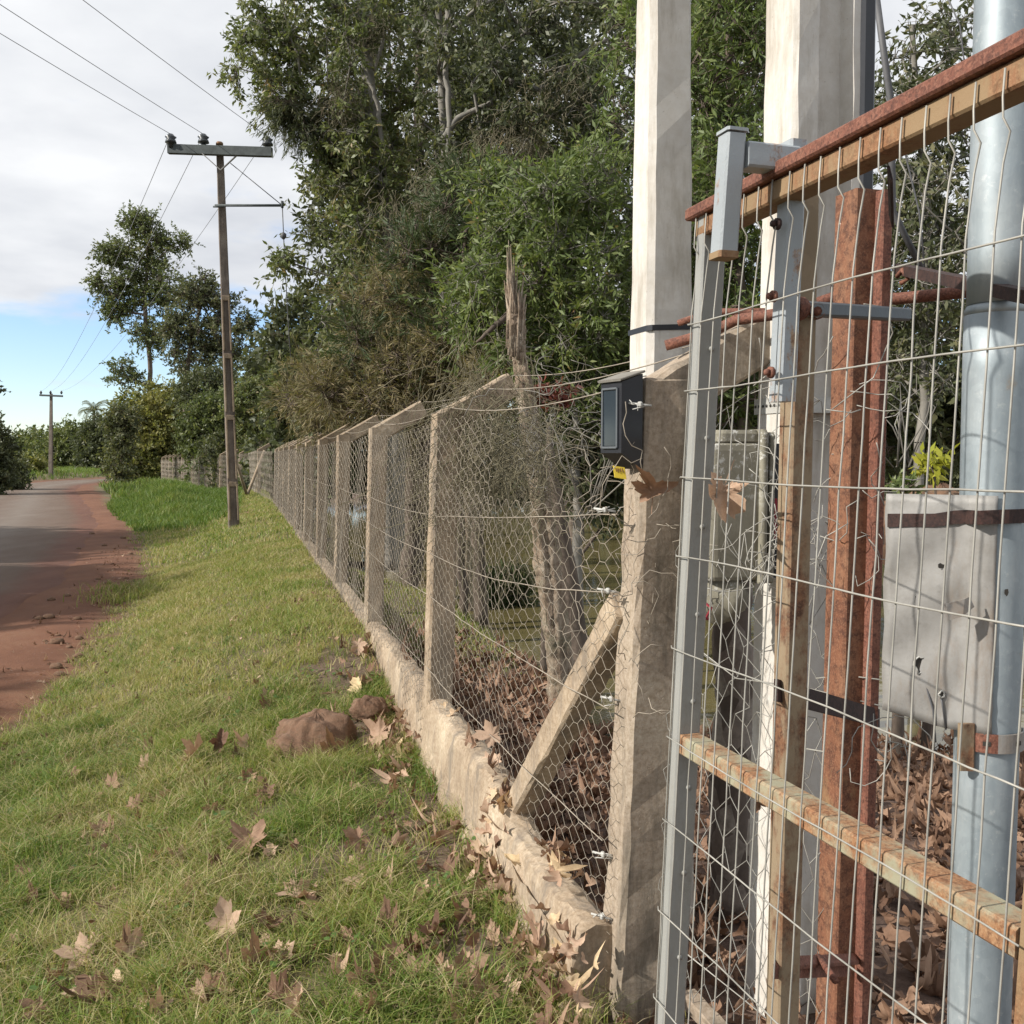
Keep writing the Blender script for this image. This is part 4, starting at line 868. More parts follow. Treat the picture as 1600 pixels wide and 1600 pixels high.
def band(z, h, extra, tilt=0, c=c1, ww=None):
    w, d_ = ww or pa_w(z); w += extra; d_ += extra; cc = Vector((c.x, c.y, z)); m = MB()
    sec = [(-w/2,-d_/2+.014),(-w/2+.014,-d_/2),(w/2-.006,-d_/2),(w/2,-d_/2+.006),(w/2,d_/2),(-w/2,d_/2)]
    m.prism([cc-Vector((0,0,h/2)), cc+Vector((0,0,h/2))], sec, GN, GD); 
    m.v = [(v[0], v[1], v[2]+tilt*(Vector(v)-cc).dot(GN)) for v in m.v]; return m
band(P(1020, 512, 3.3).z, .018, .006, .06).build('strap', 'black_plastic', pole_a)
c2 = P(1264, 714, 2.90); c2.z = 0; pole_b = ppole('channelled_concrete_pole', 'pale concrete utility pole with a recessed channel, behind the latch post', c2, 7.0, .276, .190, .18, .14, .045, 'concrete_white')
strap_b = band(P(1205, 640, 3.1).z, .045, .006, 0, c2, (.254, .172)).build('strap', 'white_plastic', pole_b, 'perforated white metal band')
m = MB()
for k in range(9):
    q = c2 - GN*.1305 + GD*(-.08+.02*k); q.z = P(1205, 640, 3.1).z; m.tube([q, q-GN*.002], .0045, 6)
m.build('band_holes', 'hole_shade', strap_b)  # dark dots laid on the band, shade of the perforations as colour
m = MB(); m.prism([c2+GN*.128+GD*-.02+Vector((0,0,-.1)), c2+GN*.098+GD*-.02+Vector((0,0,6.5))], chsec(.05, .14, .01), GN, GD); m.build('dark_edge_strip', 'black_plastic', pole_b)  # plain dark strip running up the far edge of the pole
m = MB(); c = P(1302, 445, 2.74); m.prism([c, c+Vector((.0, -.0, -.045)), c+Vector((-.025, 0, -.05))], [(-.005,-.006),(.005,-.006),(.005,.006),(-.005,.006)], (0,1,0)); m.build('small_hook', 'rust_dark', pole_b)
m = MB(); m.tube([P(1366,-30,3.4), P(1382,90,3.4), P(1392,160,3.4), P(1395,330,3.5), P(1440,420,3.5)], .012, 8); tag(m.build('drop_cable', 'cable'), 'black service cable hanging down beside the channelled concrete pole', 'cable')
m = MB(); m.tube([P(1478,-10,6), P(1500,40,6), P(1508,110,6), P(1515,160,6)], .005, 5); tag(m.build('thin_cable', 'cable'), 'thin curved cable beside the top of the galvanised pipe', 'cable'); m = MB(); m.tube([P(1384,150,3.4), P(1412,230,3.4), P(1436,330,3.4), P(1445,420,3.4)], .003, 5); tag(m.build('thin_cable', 'cable'), 'thin loose cable beside the black service cable', 'cable')

# short concrete brace post leaning behind the gate stile
m = MB(); m.prism([P(1072, 1555, 2.75), P(1150, 1640, 2.6)], sq(.05, .045), GN, None, jit=.001, sub=6); tag(m.build('fallen_stake', 'concrete_weathered'), 'pale grey stake lying aslant at the foot of the white pole behind the gate', 'stake')

# ------------------------------------------------------------------ black solar lamp on the corner post
c = P(975, 655, 2.80); lamp = thing('meter_case', c-Vector((0,0,.13)), 'black glass fronted case hung on the side of the corner post', 'case')
LD = Vector((-.86, -.51, 0)).normalized(); LU = Vector((.51, -.86, 0)).normalized()
m = MB()
hx, hz = .048, .115
def P8(u, w, z): return c+LU*u+LD*w+Vector((0,0,z))
vs = [P8(-hx,-.028,-.14), P8(hx,-.028,-.14), P8(hx,.045,-.095), P8(-hx,.045,-.095), P8(-hx,-.028,.125), P8(hx,-.028,.125), P8(hx,.045,.10), P8(-hx,.045,.10)]
m.add(vs, [(0,1,2,3),(7,6,5,4),(0,4,5,1),(1,5,6,2),(2,6,7,3),(3,7,4,0)]); m.build('case_body', 'black_plastic', lamp)
m = MB(); m.prism([P8(0,.053,.105), P8(0,-.032,.132)], chsec(.108, .007, .002), LU, None); m.build('lid', 'bark_pale', lamp)
m = MB(); m.add([P8(-.034,.047,-.075), P8(.030,.047,-.075), P8(.030,.047,.078), P8(-.034,.047,.078)], [(0,1,2,3)]); win = m.build('window', 'meter_glass', lamp)
m = MB(); 
for u in (-.036, .032): m.prism([P8(u,.048,-.08), P8(u,.048,.084)], chsec(.006,.006,.001), LU, LD)
for z in (-.08, .083): m.prism([P8(-.036,.0485,z), P8(.032,.0485,z)], chsec(.006,.006,.001), Vector((0,0,1)), LD)
m.build('window_frame', 'grey_dark', win)
# yellow tag
c = P(968, 738, 2.76); tg = thing('yellow_tag', c-Vector((0,0,.02)), 'small yellow marked tag wired to the fence below the black case', 'tag')
m = MB(); m.prism([c+Vector((-.002,0,.016)), c+Vector((.003,0,-.017))], chsec(.034, .003, .0008), Vector((.98,.1,-.15)), None); plt = m.build('plate', 'yellow_tag', tg)
m = MB()
for k in range(4): m.prism([c+Vector((-.011+.006*k, -.0035, .012)), c+Vector((-.008+.006*k, -.0035, .002-.002*(k % 2)))], [(-.0013,-.0005),(.0013,-.0005),(.0013,.0005),(-.0013,.0005)], (1,0,0))
m.build('printed_marks', 'rust_mixed', plt)

# ------------------------------------------------------------------ lichen covered meter box on a trunk
c = P(1136, 790, 2.72); mbx = thing('meter_box', c-Vector((0,0,.22)), 'old lichen spotted plastic meter box with rounded hood, seen through the gate', 'meter box')
BU = Vector((.97, .24, 0)).normalized(); BD = Vector((.24, -.97, 0)).normalized()
def rsec(w, d, r, n=5):
    out = []
    for (cx, cy, a0) in ((w/2-r, d/2-r, 0), (-w/2+r, d/2-r, 90), (-w/2+r, -d/2+r, 180), (w/2-r, -d/2+r, 270)):
        for k in range(n+1): a = R(a0+90*k/n); out.append((cx+r*math.cos(a), cy+r*math.sin(a)))
    return out
m = MB(); zs = [-.20, -.19, -.1, .0, .10, .150, .165, .17]; scs = [.9, .96, 1, 1, 1, 1, .97, .90]
m.prism([c+Vector((0,0,z)) for z in zs], rsec(.170, .12, .03), BU, BD, scs, smooth=False); m.build('box_body', 'old_plastic', mbx)
m = MB(); zs = [.172, .176, .196, .206]; m.prism([c+BU*.01+Vector((0,0,z)) for z in zs], rsec(.150, .115, .03), BU, BD, [.92, .96, .94, .84]); 
m.prism([c+BU*.075+Vector((0,0,z)) for z in (-.21, -.205, .195, .208)], rsec(.022, .15, .01), BU, BD, [.9, 1, 1, .85]); m.prism([c+BU*.10+Vector((0,0,z)) for z in (-.21, -.205, .19, .2)], rsec(.016, .14, .007), BU, BD, [.9, 1, 1, .85]); m.build('hood', 'old_plastic', mbx)
m = MB(); m.prism([c+BU*.125+Vector((0,.02,z)) for z in (-.2, .17)], chsec(.03, .09, .004), BU, BD); bpl = m.build('back_plate', 'black_plastic', mbx)
V, Fc = rocky(c+Vector((-.01, 0, -.25)), .075, .06, .07, 91, n=14); npmesh('torn_base', V, Fc, 'old_plastic', mbx, smooth=True)
m = MB(); m.prism([c+BU*.127+Vector((0,-.04,-.09)), c+BU*.127+Vector((0,-.04,.02))], chsec(.026, .004, .001), BU, BD); m.build('sticker', 'red_cloth', bpl)
m = MB(); cr = P(1100, 950, 2.5); 
for k in range(5): m.tube([cr+Vector((rnd.gauss(0,.012), 0, .02)), cr+Vector((rnd.gauss(0,.02), 0, 0)), cr+Vector((rnd.gauss(0,.02), 0, -.03))], .004, 5)
tag(m.build('red_rag', 'red_cloth'), 'scrap of dark red cord knotted in the netting beside the gate stile', 'rag')
base = G(1150, 1478); base.y = 3.5; base.x = 350/F*3.5; base.z = float(T(base.x, base.y))
pts = [base+Vector((0,0,-.1)), base+Vector((.01,0,.15)), base+Vector((-.005,.01,.45)), base+Vector((.01,0,.8)), base+Vector((-.01,0,1.1)), base+Vector((.015,0,1.35)), base+Vector((.0,.02,1.5))]
m = MB(); q = [pts[0]]
for i in range(len(pts)-1):
    for k in range(1, 7): q.append(pts[i].lerp(pts[i+1], k/6)+Vector((rnd.gauss(0,.003), rnd.gauss(0,.003), 0)))
m.tube(q, [.085-.025*i/len(q)+rnd.gauss(0,.003) for i in range(len(q))], 14); tag(m.build('mottled_trunk', 'plane_bark'), 'stubby mottled tree trunk standing under the lichen covered meter box', 'trunk')

# ------------------------------------------------------------------ galvanised pipe with its metal sheet
pc = P(1553, 714, 1.90); pc.z = 0
pipe = thing('galvanised_pipe', pc, 'thick galvanised steel pipe upright at the right edge behind the gate', 'pipe')
zj = P(1553, 476, 1.9).z
def cyl(m, c, z0, z1, r0, r1, n=40, th=None, cap=True):
    k = max(2, int((z1-z0)/.1)); m.tube([Vector((c.x, c.y, z0+(z1-z0)*i/k)) for i in range(k+1)], [r0+(r1-r0)*i/k for i in range(k+1)], n, cap=cap)
m = MB(); cyl(m, pc, zj+.0, 4.6, .0555, .0535); m.build('upper_tube', 'galvanized', pipe)
m = MB(); cyl(m, pc, -.3, zj-.02, .056, .0595); m.tube([Vector((pc.x,pc.y,zj-.02)), Vector((pc.x,pc.y,zj-.008)), Vector((pc.x,pc.y,zj-.001))], [.0595, .0585, .0540], 40); m.build('lower_tube', 'galvanized', pipe)
def arc(c, r, a0, a1, n): return [Vector((c.x+r*math.cos(R(a0+(a1-a0)*k/n)), c.y+r*math.sin(R(a0+(a1-a0)*k/n)), 0)) for k in range(n+1)]
# sheet: flat wing to the left, then wrapped round the front of the pipe
zt, zb_ = P(1400, 774, 1.86).z, P(1500, 1122, 1.86).z
edge = P(1384, 800, 1.95); edge.z = 0
wrap = arc(pc, .0635, 205, 252, 9)
fl = [edge.lerp(wrap[0], k/10) for k in range(10)]
line = fl+wrap
def strip(line, ztop, zbot, nrow, wob=.0):
    vs = []; fs = []; nl = len(line)
    for i in range(nrow+1):
        for k, p in enumerate(line):
            f = i/nrow; zz1 = ztop(k/(nl-1)); zz0 = zbot(k/(nl-1)); vs.append((p.x+rnd.gauss(0, wob), p.y+rnd.gauss(0, wob)+.004*math.sin(i*.7+k*.5)*(k < 10), zz1+(zz0-zz1)*f))
    for i in range(nrow):
        for k in range(nl-1): a = i*nl+k; fs.append((a, a+1, a+nl+1, a+nl))
    return vs, fs
vs, fs = strip(line, lambda u: zt, lambda u: (P(1377, 1098, 2.0).z if u < .02 else P(1377, 1098, 2.0).z-(u*.055 if u < .4 else .022)+(.0 if u < .6 else -.0)), 26, .0004)
sh = thing('metal_sheet', Vector((edge.x, edge.y, zb_)), 'stained zinc sheet with torn holes bent round the galvanised pipe', 'metal sheet')
m = MB(); m.add(vs, fs); m.sm = [True]*len(m.f); o = m.build('sheet', 'sheet_zinc', sh); sd_ = o.modifiers.new('thick', 'SOLIDIFY'); sd_.thickness = .0015
def onsheet(px, py, off=.0025):
    d = ray(px, py); best = None
    for p, q in zip(line[:-1], line[1:]):
        # intersect the ray (in plan) with the sheet's outline
        ex, ey = q.x-p.x, q.y-p.y; den = d[0]*ey-d[1]*ex
        if abs(den) < 1e-9: continue
        t_ = (p.x*ey-p.y*ex)/den; k = (p.x*d[1]-p.y*d[0])/(d[1]*ex-d[0]*ey) if abs(d[1]*ex-d[0]*ey) > 1e-9 else 9
        if -.02 <= k <= 1.02 and t_ > 0 and (best is None or t_ < best): best = t_
    t_ = (best or 1.85)-off; return Vector((d[0]*t_, d[1]*t_, EYE+d[2]*t_))
def hole(px, py, Y, rx, rz, seed, par=sh, nm='torn_hole', mt='hole_shade', rag=True):
    r = random.Random(seed); c = onsheet(px, py, .001) if px < 1520 else P(px, py, Y); m = MB(); n = 14; vs = [c+Vector((0,-.003,0))]; 
    for k in range(n): a = 2*math.pi*k/n; f = 1+r.uniform(-.3,.3); vs.append(c+Vector((math.cos(a)*rx*f, -.003, math.sin(a)*rz*f)))
    m.add(vs, [(0, 1+k, 1+(k+1) % n) for k in range(n)]); ho = m.build(nm, mt, par)  # flat dark patch on the surface, painted as the shade within a hole
    if rag:
        m = MB(); m.tube([vs[1+k % n]+Vector((0,-.001,0)) for k in range(n+1)], .0018, 4); m.build('torn_rim', 'white_plastic', ho)
hole(1436, 1038, 1.905, .011, .016, 1); hole(1470, 884, 1.86, .007, .005, 2, rag=False); hole(1470, 1084, 1.86, .006, .006, 3); hole(1572, 925, 1.840, .004, .008, 4, rag=False); hole(1430, 938, 1.905, .002, .008, 5, rag=False)
m = MB(); m.prism([onsheet(x_, 813-.045*(x_-1386)*(x_ > 1480), .003) for x_ in (1387, 1420, 1460, 1490, 1510)]+[P(1528, 809, 1.833), P(1550, 808, 1.829), P(1575, 807, 1.832), P(1600, 806, 1.85)], [(-.013,-.003),(.013,-.003),(.013,.003),(-.013,.003)], Vector((0,0,1)), None); m.build('dark_batten', 'rust_dark', sh)
m = MB(); c = onsheet(1500, 950, .002); m.add([c+Vector((-.028,-.004,.008)), c+Vector((-.022,-.008,-.022)), c+Vector((.0,-.012,-.014)), c+Vector((.004,-.010,.018)), c+Vector((.024,-.006,.003)), c+Vector((.016,-.004,.022))], [(0,1,2,3),(3,2,4,5)]); o = m.build('bent_plate', 'sheet_zinc', sh); o.modifiers.new('thick', 'SOLIDIFY').thickness = .003
m = MB(); m.tube([onsheet(1437,1048), onsheet(1448,1075), onsheet(1458,1110), onsheet(1462,1160)], .0018, 5); m.tube([onsheet(1470,1088), onsheet(1474,1110), onsheet(1478,1140)], .0018, 5); m.build('wires', 'cable', sh)
zc = P(1530, 1160, 1.85).z
cl1 = thing('pipe_clamp', Vector((pc.x, pc.y, zc-.02)), 'two part band clamp, half red rust and half zinc, below the metal sheet', 'clamp')
for (a0, a1, mt, lb_) in ((195, 262, 'rust_red', 'rusty red half'), (262, 350, 'sheet_zinc', 'zinc grey half')):
    ln = arc(pc, .0625, a0, a1, 14); vs = []
    for r_ in (0, .0035):
        for z in (-.018, .018):
            for p in ln: q = p+(p-Vector((pc.x, pc.y, 0))).normalized()*r_; vs.append((q.x, q.y, zc+z))
    n = 15; fs = []
    for k in range(14): fs += [(2*n+k, 2*n+k+1, 3*n+k+1, 3*n+k), (k, n+k, n+k+1, k+1), (n+k, 3*n+k, 3*n+k+1, n+k+1), (k, k+1, 2*n+k+1, 2*n+k)]
    m = MB(); m.add(vs, fs); m.build('band', mt, cl1, lb_)
for a_ in (245, 300): 
    q = Vector((pc.x+.0665*math.cos(R(a_)), pc.y+.0665*math.sin(R(a_)), zc)); m = MB(); dq = (q-Vector((pc.x,pc.y,zc))).normalized(); m.prism([q-Vector((0,0,.004)), q+Vector((0,0,.004))], chsec(.014, .001, .0003), Vector((-dq.y, dq.x, 0)), dq); m.build('slot', 'hole_shade', cl1)  # slots are thin dark pieces, their inner shade given by colour
m = MB(); q = Vector((pc.x-.06, pc.y-.045, zc+.005)); m.prism([q+Vector((0,0,.03)), q+Vector((0,0,-.06))], chsec(.03,.012,.003), (1,0,0), jit=.0004, sub=3); m.build('side_bracket', 'rust_yellow', cl1)
# old grey strip of concrete wall behind the sheet's top is part of the sheet; brown soil heap beyond

# ------------------------------------------------------------------ trees
def blob(px, py, Y, rx, ry, rY=None, n=40):
    c = P(px, py, Y); return (np.array(c), np.array((rx*Y/F, rY if rY else .5*(rx+ry)*Y/F, ry*Y/F)), n)
def clusters(blobs, rng, shell=.55):
    out = []
    for c, r, n in blobs:
        d = rng.normal(size=(n, 3)); d /= np.linalg.norm(d, axis=1, keepdims=True); k = rng.uniform(shell**3, 1, n)**(1/3.)
        out.append(c + d*k[:,None]*r)
    return np.concatenate(out)
def skeleton(trunk, att, rng, step, wig):
    P_ = [np.array(trunk[0], float)]; par = [-1]
    for a, b in zip(trunk[:-1], trunk[1:]):
        a, b = np.array(a, float), np.array(b, float); k = max(1, int(np.linalg.norm(b-a)/step))
        for i in range(1, k+1): par.append(len(P_)-1); P_.append(a+(b-a)*i/k + rng.normal(0, wig*.3, 3)*(i < k))
    ntr = len(P_); axis = np.array(P_)
    order = np.argsort([np.min(np.linalg.norm(axis-a, axis=1)) for a in att]); ends = np.zeros(len(att), int)
    for ai in order:
        a = att[ai]; Q = np.array(P_); d = np.linalg.norm(Q-a, axis=1) + .9*np.maximum(0, Q[:,2]-a[2]+.15) ; d[:max(1, ntr//4)] += 5
        j = int(np.argmin(d)); s = Q[j]; L = np.linalg.norm(a-s); k = max(1, int(L/step)); droop = rng.normal(0, .10)*L
        for i in range(1, k+1):
            t = i/k; q = s+(a-s)*t + np.array([0,0,1.])*droop*t*(1-t)*2 + (rng.normal(0, wig, 3) if i < k else 0)
            par.append(j); P_.append(q); j = len(P_)-1
        ends[ai] = j
    return np.array(P_), np.array(par), ends, ntr
def radii(P_, par, rtip, power, rbase):
    n = len(P_); cnt = np.ones(n)*.0
    has = np.zeros(n, bool); has[par[par >= 0]] = True; cnt[~has] = 1
    for i in range(n-1, 0, -1): cnt[par[i]] += cnt[i]
    r = rtip*np.maximum(cnt, 1)**power; return np.minimum(r, rbase)
def sprays(att, rng, K, m, L, ll, lw, droop=.3, updir=.2, jit=.15, along=.5):
    """K twigs per cluster with m leaves each; returns leaf quads, twig ends and tints"""
    n = len(att); d = rng.normal(size=(n, K, 3)); d[...,2] += updir; d /= np.linalg.norm(d, axis=2, keepdims=True)
    Lk = L*rng.uniform(.5, 1.2, (n, K, 1)); st = att[:,None,:]+rng.normal(0, L*jit, (n, K, 3)); en = st+d*Lk; en[...,2] -= Lk[...,0]*droop*.4
    t = rng.uniform(.15, 1.05, (n, K, m, 1)); b = st[:,:,None,:]+(en-st)[:,:,None,:]*t + rng.normal(0, ll*.15, (n, K, m, 3))
    ld = rng.normal(size=(n, K, m, 3))*.75 + d[:,:,None,:]*along; ld[...,2] -= droop; ld /= np.linalg.norm(ld, axis=3, keepdims=True)
    b = b.reshape(-1, 3); ld = ld.reshape(-1, 3); l_ = (ll*rng.uniform(.6, 1.25, len(b)))[:,None]
    rv = rng.normal(size=(len(b), 3)); rv[:,2] *= .5; w = np.cross(ld, rv+np.array([0,0,.0])); w /= np.maximum(np.linalg.norm(w, axis=1, keepdims=True), 1e-6); w *= l_*(lw/ll)*.5
    up = np.cross(w, ld); up /= np.maximum(np.linalg.norm(up, axis=1, keepdims=True), 1e-6)
    V = np.stack([b, b+ld*l_*.45+w-up*l_*.06, b+ld*l_, b+ld*l_*.45-w-up*l_*.06], 1).reshape(-1, 3)
    Fc = np.arange(len(b))[:,None]*4+np.array([[0,1,2,3]])
    ct = np.repeat(rng.normal(0, .13, n), K*m); tint = np.clip(.42+ct+rng.normal(0, .17, len(b)), 0, 1)
    return V, Fc, np.repeat(tint, 4), st.reshape(-1, 3), en.reshape(-1, 3)
def tree(name, trunk, blobs, leafkw, leaf, bark, rb, label, cat='tree', group=None, seed=1, step=.5, wig=.06, rtip=.008, power=.46, shell=.5, twig=.004, extra=None, tint_shift=0, dense=1.0, nside=6, trunkname='trunk'):
    rng = np.random.default_rng(seed); base = trunk[0]
    t_ = thing(name, Vector(base), label, cat, group)
    bl = [(c, r, max(3, int(n*dense))) for c, r, n in blobs]
    att = clusters(bl, rng, shell); P_, par, ends, ntr = skeleton(trunk, att, rng, step, wig); r = radii(P_, par, rtip, power, rb)
    r[:ntr] = np.maximum(r[:ntr], np.linspace(rb, rb*.35, ntr))
    idx = np.arange(1, len(P_)); tr = idx < ntr
    V1, F1 = frusta(P_[par[idx]], P_[idx], r[par[idx]]*np.where(tr, 1, .0)+np.minimum(r[par[idx]], r[idx]*1.25)*np.where(tr, 0, 1.), r[idx], nside)
    V, Fc, tint, st, en = sprays(att, rng, **leafkw)
    cen = np.repeat(att, leafkw['K'], axis=0)
    V2, F2 = frusta(cen, st, twig*1.6, twig*1.3, 3); V3, F3 = frusta(st, en, twig, twig*.5, 3)
    Vb, Fb = vcat([(V1, F1), (V2, F2), (V3, F3)]); npmesh(trunkname, Vb, Fb, bark, t_, smooth=True)
    npmesh('crown', V, Fc, leaf, t_, tint=np.clip(tint+tint_shift, 0, 1))
    return t_, att, P_
def gnd(x, y, dz=-.1): return (x, y, float(T(x, y))+dz)
def gpx(px, Y, dz=-.1): x = (px-800)/F*Y; return gnd(x, Y, dz)
broad = dict(K=9, m=14, L=.42, ll=.115, lw=.044, droop=.45)
small = dict(K=8, m=12, L=.34, ll=.085, lw=.030, droop=.35)
lance = dict(K=8, m=14, L=.36, ll=.095, lw=.024, droop=.25, updir=.35, along=.9)
PXT = lambda px, py, Y: tuple(P(px, py, Y))
# 1 the tall left tree of the row
tree('broadleaf_tree', [gpx(620, 17.5), PXT(615, 560, 17.5), PXT(600, 330, 17.3), PXT(575, 120, 17.2), PXT(560, -80, 17.2), PXT(540, -260, 17.2)],
 [blob(420,105,17,62,70,1.0,24), blob(455,20,17,70,60,1.0,20), blob(540,120,17.3,100,100,1.6,46), blob(520,-120,17.4,150,120,2.0,34), blob(650,60,18,110,120,1.8,36),
  blob(560,260,17.2,80,80,1.4,30), blob(525,285,17,36,45,.7,12), blob(560,400,17,42,90,1.0,26), blob(640,330,18.3,90,120,1.5,30), blob(560,500,17.4,75,70,1.2,24), blob(452,408,16.8,16,8,.2,4), blob(535,560,17.6,40,60,.9,14)],
 broad, 'leaf_olive', 'bark_pale', .21, 'tall olive broadleaf tree whose left edge stands against the sky above the verge', group='trees in a row behind the fence', seed=2, rtip=.010, twig=.006, tint_shift=.07)
tree('araucaria_bough', [PXT(560, 330, 17.2), PXT(500, 230, 16.9), PXT(450, 190, 16.8)], [blob(450,165,16.7,22,16,.3,14), blob(488,195,16.8,24,22,.3,12)],
 dict(K=9, m=26, L=.42, ll=.13, lw=.014, droop=1.0, updir=-.4, along=1.6), 'leaf_dark', 'bark', .03, 'dark drooping needled bough at the left edge of the tall left tree', 'bough', seed=71, rtip=.008, step=.3, wig=.03, trunkname='limb')
# 2 dark tree behind, sky gaps, drooping lichen
tree('broadleaf_tree', [gpx(700, 15.5), PXT(698, 420, 15.5), PXT(695, 220, 15.5), PXT(688, 60, 15.6), PXT(672, -120, 15.6)],
 [blob(760,90,15.5,120,110,1.8,46), blob(740,-110,15.6,150,110,2.0,34), blob(850,180,15,110,110,1.6,42), blob(910,30,15,90,110,1.6,34), blob(700,240,15.8,80,90,1.4,24), blob(860,330,15.5,90,90,1.4,26), blob(940,260,15.5,60,140,1.2,24)],
 broad, 'leaf_dark', 'bark_pale', .13, 'dark tree with a slim pale trunk and hanging lichen left of the white pole', group='trees in a row behind the fence', seed=3, rtip=.009)
tree('broadleaf_tree', [gpx(660, 25), PXT(660, 350, 25), PXT(650, 0, 25)], [blob(560,360,24,75,160,2.0,110), blob(660,150,25,150,200,3,170), blob(690,420,25,150,170,3,150), blob(600,-100,25,150,120,3,80)],
 dict(K=8, m=11, L=.6, ll=.17, lw=.07, droop=.4), 'leaf_dark', 'bark', .25, 'dense tree further back behind the tall left tree', group='trees in a row behind the fence', seed=9, rtip=.012, step=.8, wig=.1)
tree('broadleaf_tree', [gpx(900, 24), PXT(900, 350, 24), PXT(900, 0, 24)], [blob(880,120,24,170,200,3,170), blob(900,420,24,170,180,3,160), blob(1130,250,22,120,300,2.5,160), blob(1120,560,22,150,120,2.5,80)],
 dict(K=8, m=11, L=.6, ll=.17, lw=.07, droop=.4), 'leaf_dark', 'bark', .25, 'dense tree further back behind the white concrete pole', group='trees in a row behind the fence', seed=10, rtip=.012, step=.8, wig=.1)
# 3 bright young tree in front
tree('young_tree', [gpx(905, 9.5), PXT(900, 620, 9.5), PXT(880, 450, 9.6), PXT(860, 330, 9.6)],
 [blob(790,430,9.6,85,75,.7,44), blob(870,360,9.4,85,80,.7,44), blob(930,460,9.4,60,110,.7,36), blob(860,540,9.6,90,70,.7,36), blob(745,480,10,60,60,.5,20), blob(910,640,9.8,60,60,.6,18), blob(930,300,9.8,50,70,.5,18), blob(800,300,10,60,40,.5,12)],
 dict(lance, K=9), 'leaf_bright', 'bark_pale', .07, 'bright green young tree with narrow leaves just behind the broken trunk', seed=4, rtip=.005, step=.3, wig=.03, twig=.003)
# 4 brown and green conifer leaning on the fence
tree('conifer_tree', [gpx(640, 13), PXT(650, 600, 13), PXT(640, 480, 13), PXT(655, 330, 13)],
 [blob(560,610,13,80,38,1.0,42), blob(660,585,12.6,90,45,.9,46), blob(620,500,13,85,65,1.0,46), blob(500,620,14.5,60,48,.9,34), blob(730,560,12,80,50,.8,34), blob(700,440,12.5,60,70,.7,24), blob(600,630,12.2,60,22,.5,14), blob(790,600,10.8,50,24,.5,14), blob(850,600,10.6,50,22,.4,14)],
 dict(K=10, m=20, L=.42, ll=.12, lw=.012, droop=.30, updir=.3, along=1.5), 'leaf_brown', 'bark', .12, 'brown needled conifer drooping over the top of the netting fence', group='trees in a row behind the fence', seed=5, rtip=.007, step=.35)
tree('conifer_tree', [gpx(720, 11.8), PXT(722, 560, 11.8), PXT(725, 400, 11.8), PXT(735, 300, 11.8)],
 [blob(735,330,11.8,55,45,.5,22), blob(790,370,11.6,50,40,.4,14), blob(670,400,12,42,60,.4,16), blob(700,500,12,60,60,.5,18), blob(590,540,12.4,50,40,.5,10)],
 dict(K=11, m=26, L=.42, ll=.12, lw=.012, droop=.1, updir=.6, along=2.2), 'needle_green', 'bark', .07, 'young green pine with brushy needles between the conifer and the bright young tree', seed=6, rtip=.006, step=.35)
# 5 and 6 trees right of the white poles
tree('broadleaf_tree', [gpx(1165, 9.5), PXT(1160, 560, 9.5), PXT(1150, 330, 9.5), PXT(1140, 100, 9.5), PXT(1130, -100, 9.6)],
 [blob(1140,90,9.5,75,130,.9,60), blob(1130,-120,9.6,110,90,.9,30), blob(1130,300,9.5,70,120,.8,54), blob(1150,480,9.6,70,100,.8,42), blob(1120,620,9.8,80,60,.7,24), blob(980,560,10,50,60,.6,18), blob(1010,120,10.5,60,160,.8,30), blob(1250,600,9.8,50,80,.6,18)],
 dict(lance, ll=.10), 'leaf_bright', 'bark', .09, 'leafy green tree seen between the two concrete poles', group='trees in a row behind the fence', seed=7, rtip=.006, step=.35, wig=.04, tint_shift=-.12)
tree('broadleaf_tree', [gpx(1440, 8.5), PXT(1442, 560, 8.5), PXT(1450, 330, 8.5), PXT(1432, 150, 8.5), PXT(1425, 40, 8.5)],
 [blob(1400,190,8.5,50,60,.6,16), blob(1445,80,8.4,45,70,.5,10), blob(1480,190,8.6,50,50,.6,10), blob(1450,330,8.5,75,75,.8,36), blob(1420,440,8.5,60,60,.7,26), blob(1500,420,8.8,70,120,.8,26), blob(1620,250,9,90,120,.9,22), blob(1490,35,8.6,30,25,.3,4), blob(1440,560,8.8,70,70,.8,24)],
 dict(small, ll=.075, K=7), 'leaf_dark', 'bark_pale', .06, 'dark thin crowned tree with sky showing between channelled pole and galvanised pipe', group='trees in a row behind the fence', seed=8, rtip=.005, step=.35, wig=.04, tint_shift=.1)
# dark undergrowth behind the gate and at the pond
def bush(name, blobs, base, leaf, kw, label, seed, group=None, cat='bush', bark='bark', rb=.05, dense=1, shift=0, step=.35):
    c0 = blobs[0][0]; tr = [tuple(base), (base[0]*.6+c0[0]*.4, base[1]*.6+c0[1]*.4, base[2]*.4+c0[2]*.6)]
    return tree(name, tr, blobs, kw, leaf, bark, rb, label, cat, group, seed, step, .05, .005, .42, .3, .0035, dense=dense, tint_shift=shift, trunkname='stems')
bush('undergrowth_bush', [blob(1440,640,10,110,90,.8,44), blob(1330,650,10.5,90,80,.7,24), blob(1560,620,10,80,110,.7,24), blob(1180,690,10.5,90,60,.6,20)], gpx(1430, 10), 'leaf_dark', dict(broad, L=.38), 'dark leafy bush filling the gap between rusty beam and galvanised pipe', 11)
bush('yellow_leaved_shrub', [blob(1458,728,6.6,24,12,.1,5)], gpx(1458, 6.7), 'leaf_yellow', dict(K=5, m=6, L=.10, ll=.085, lw=.034, droop=.55, updir=.8), 'small shrub with bright yellow green leaves above the metal sheet', 12)
bush('low_weed', [blob(1412,762,6.5,16,8,.08,6)], gpx(1412, 6.6), 'leaf_bright', dict(K=5, m=8, L=.07, ll=.06, lw=.02, droop=.2, updir=1), 'low green weed beside the yellow shrub over the metal sheet', 13)
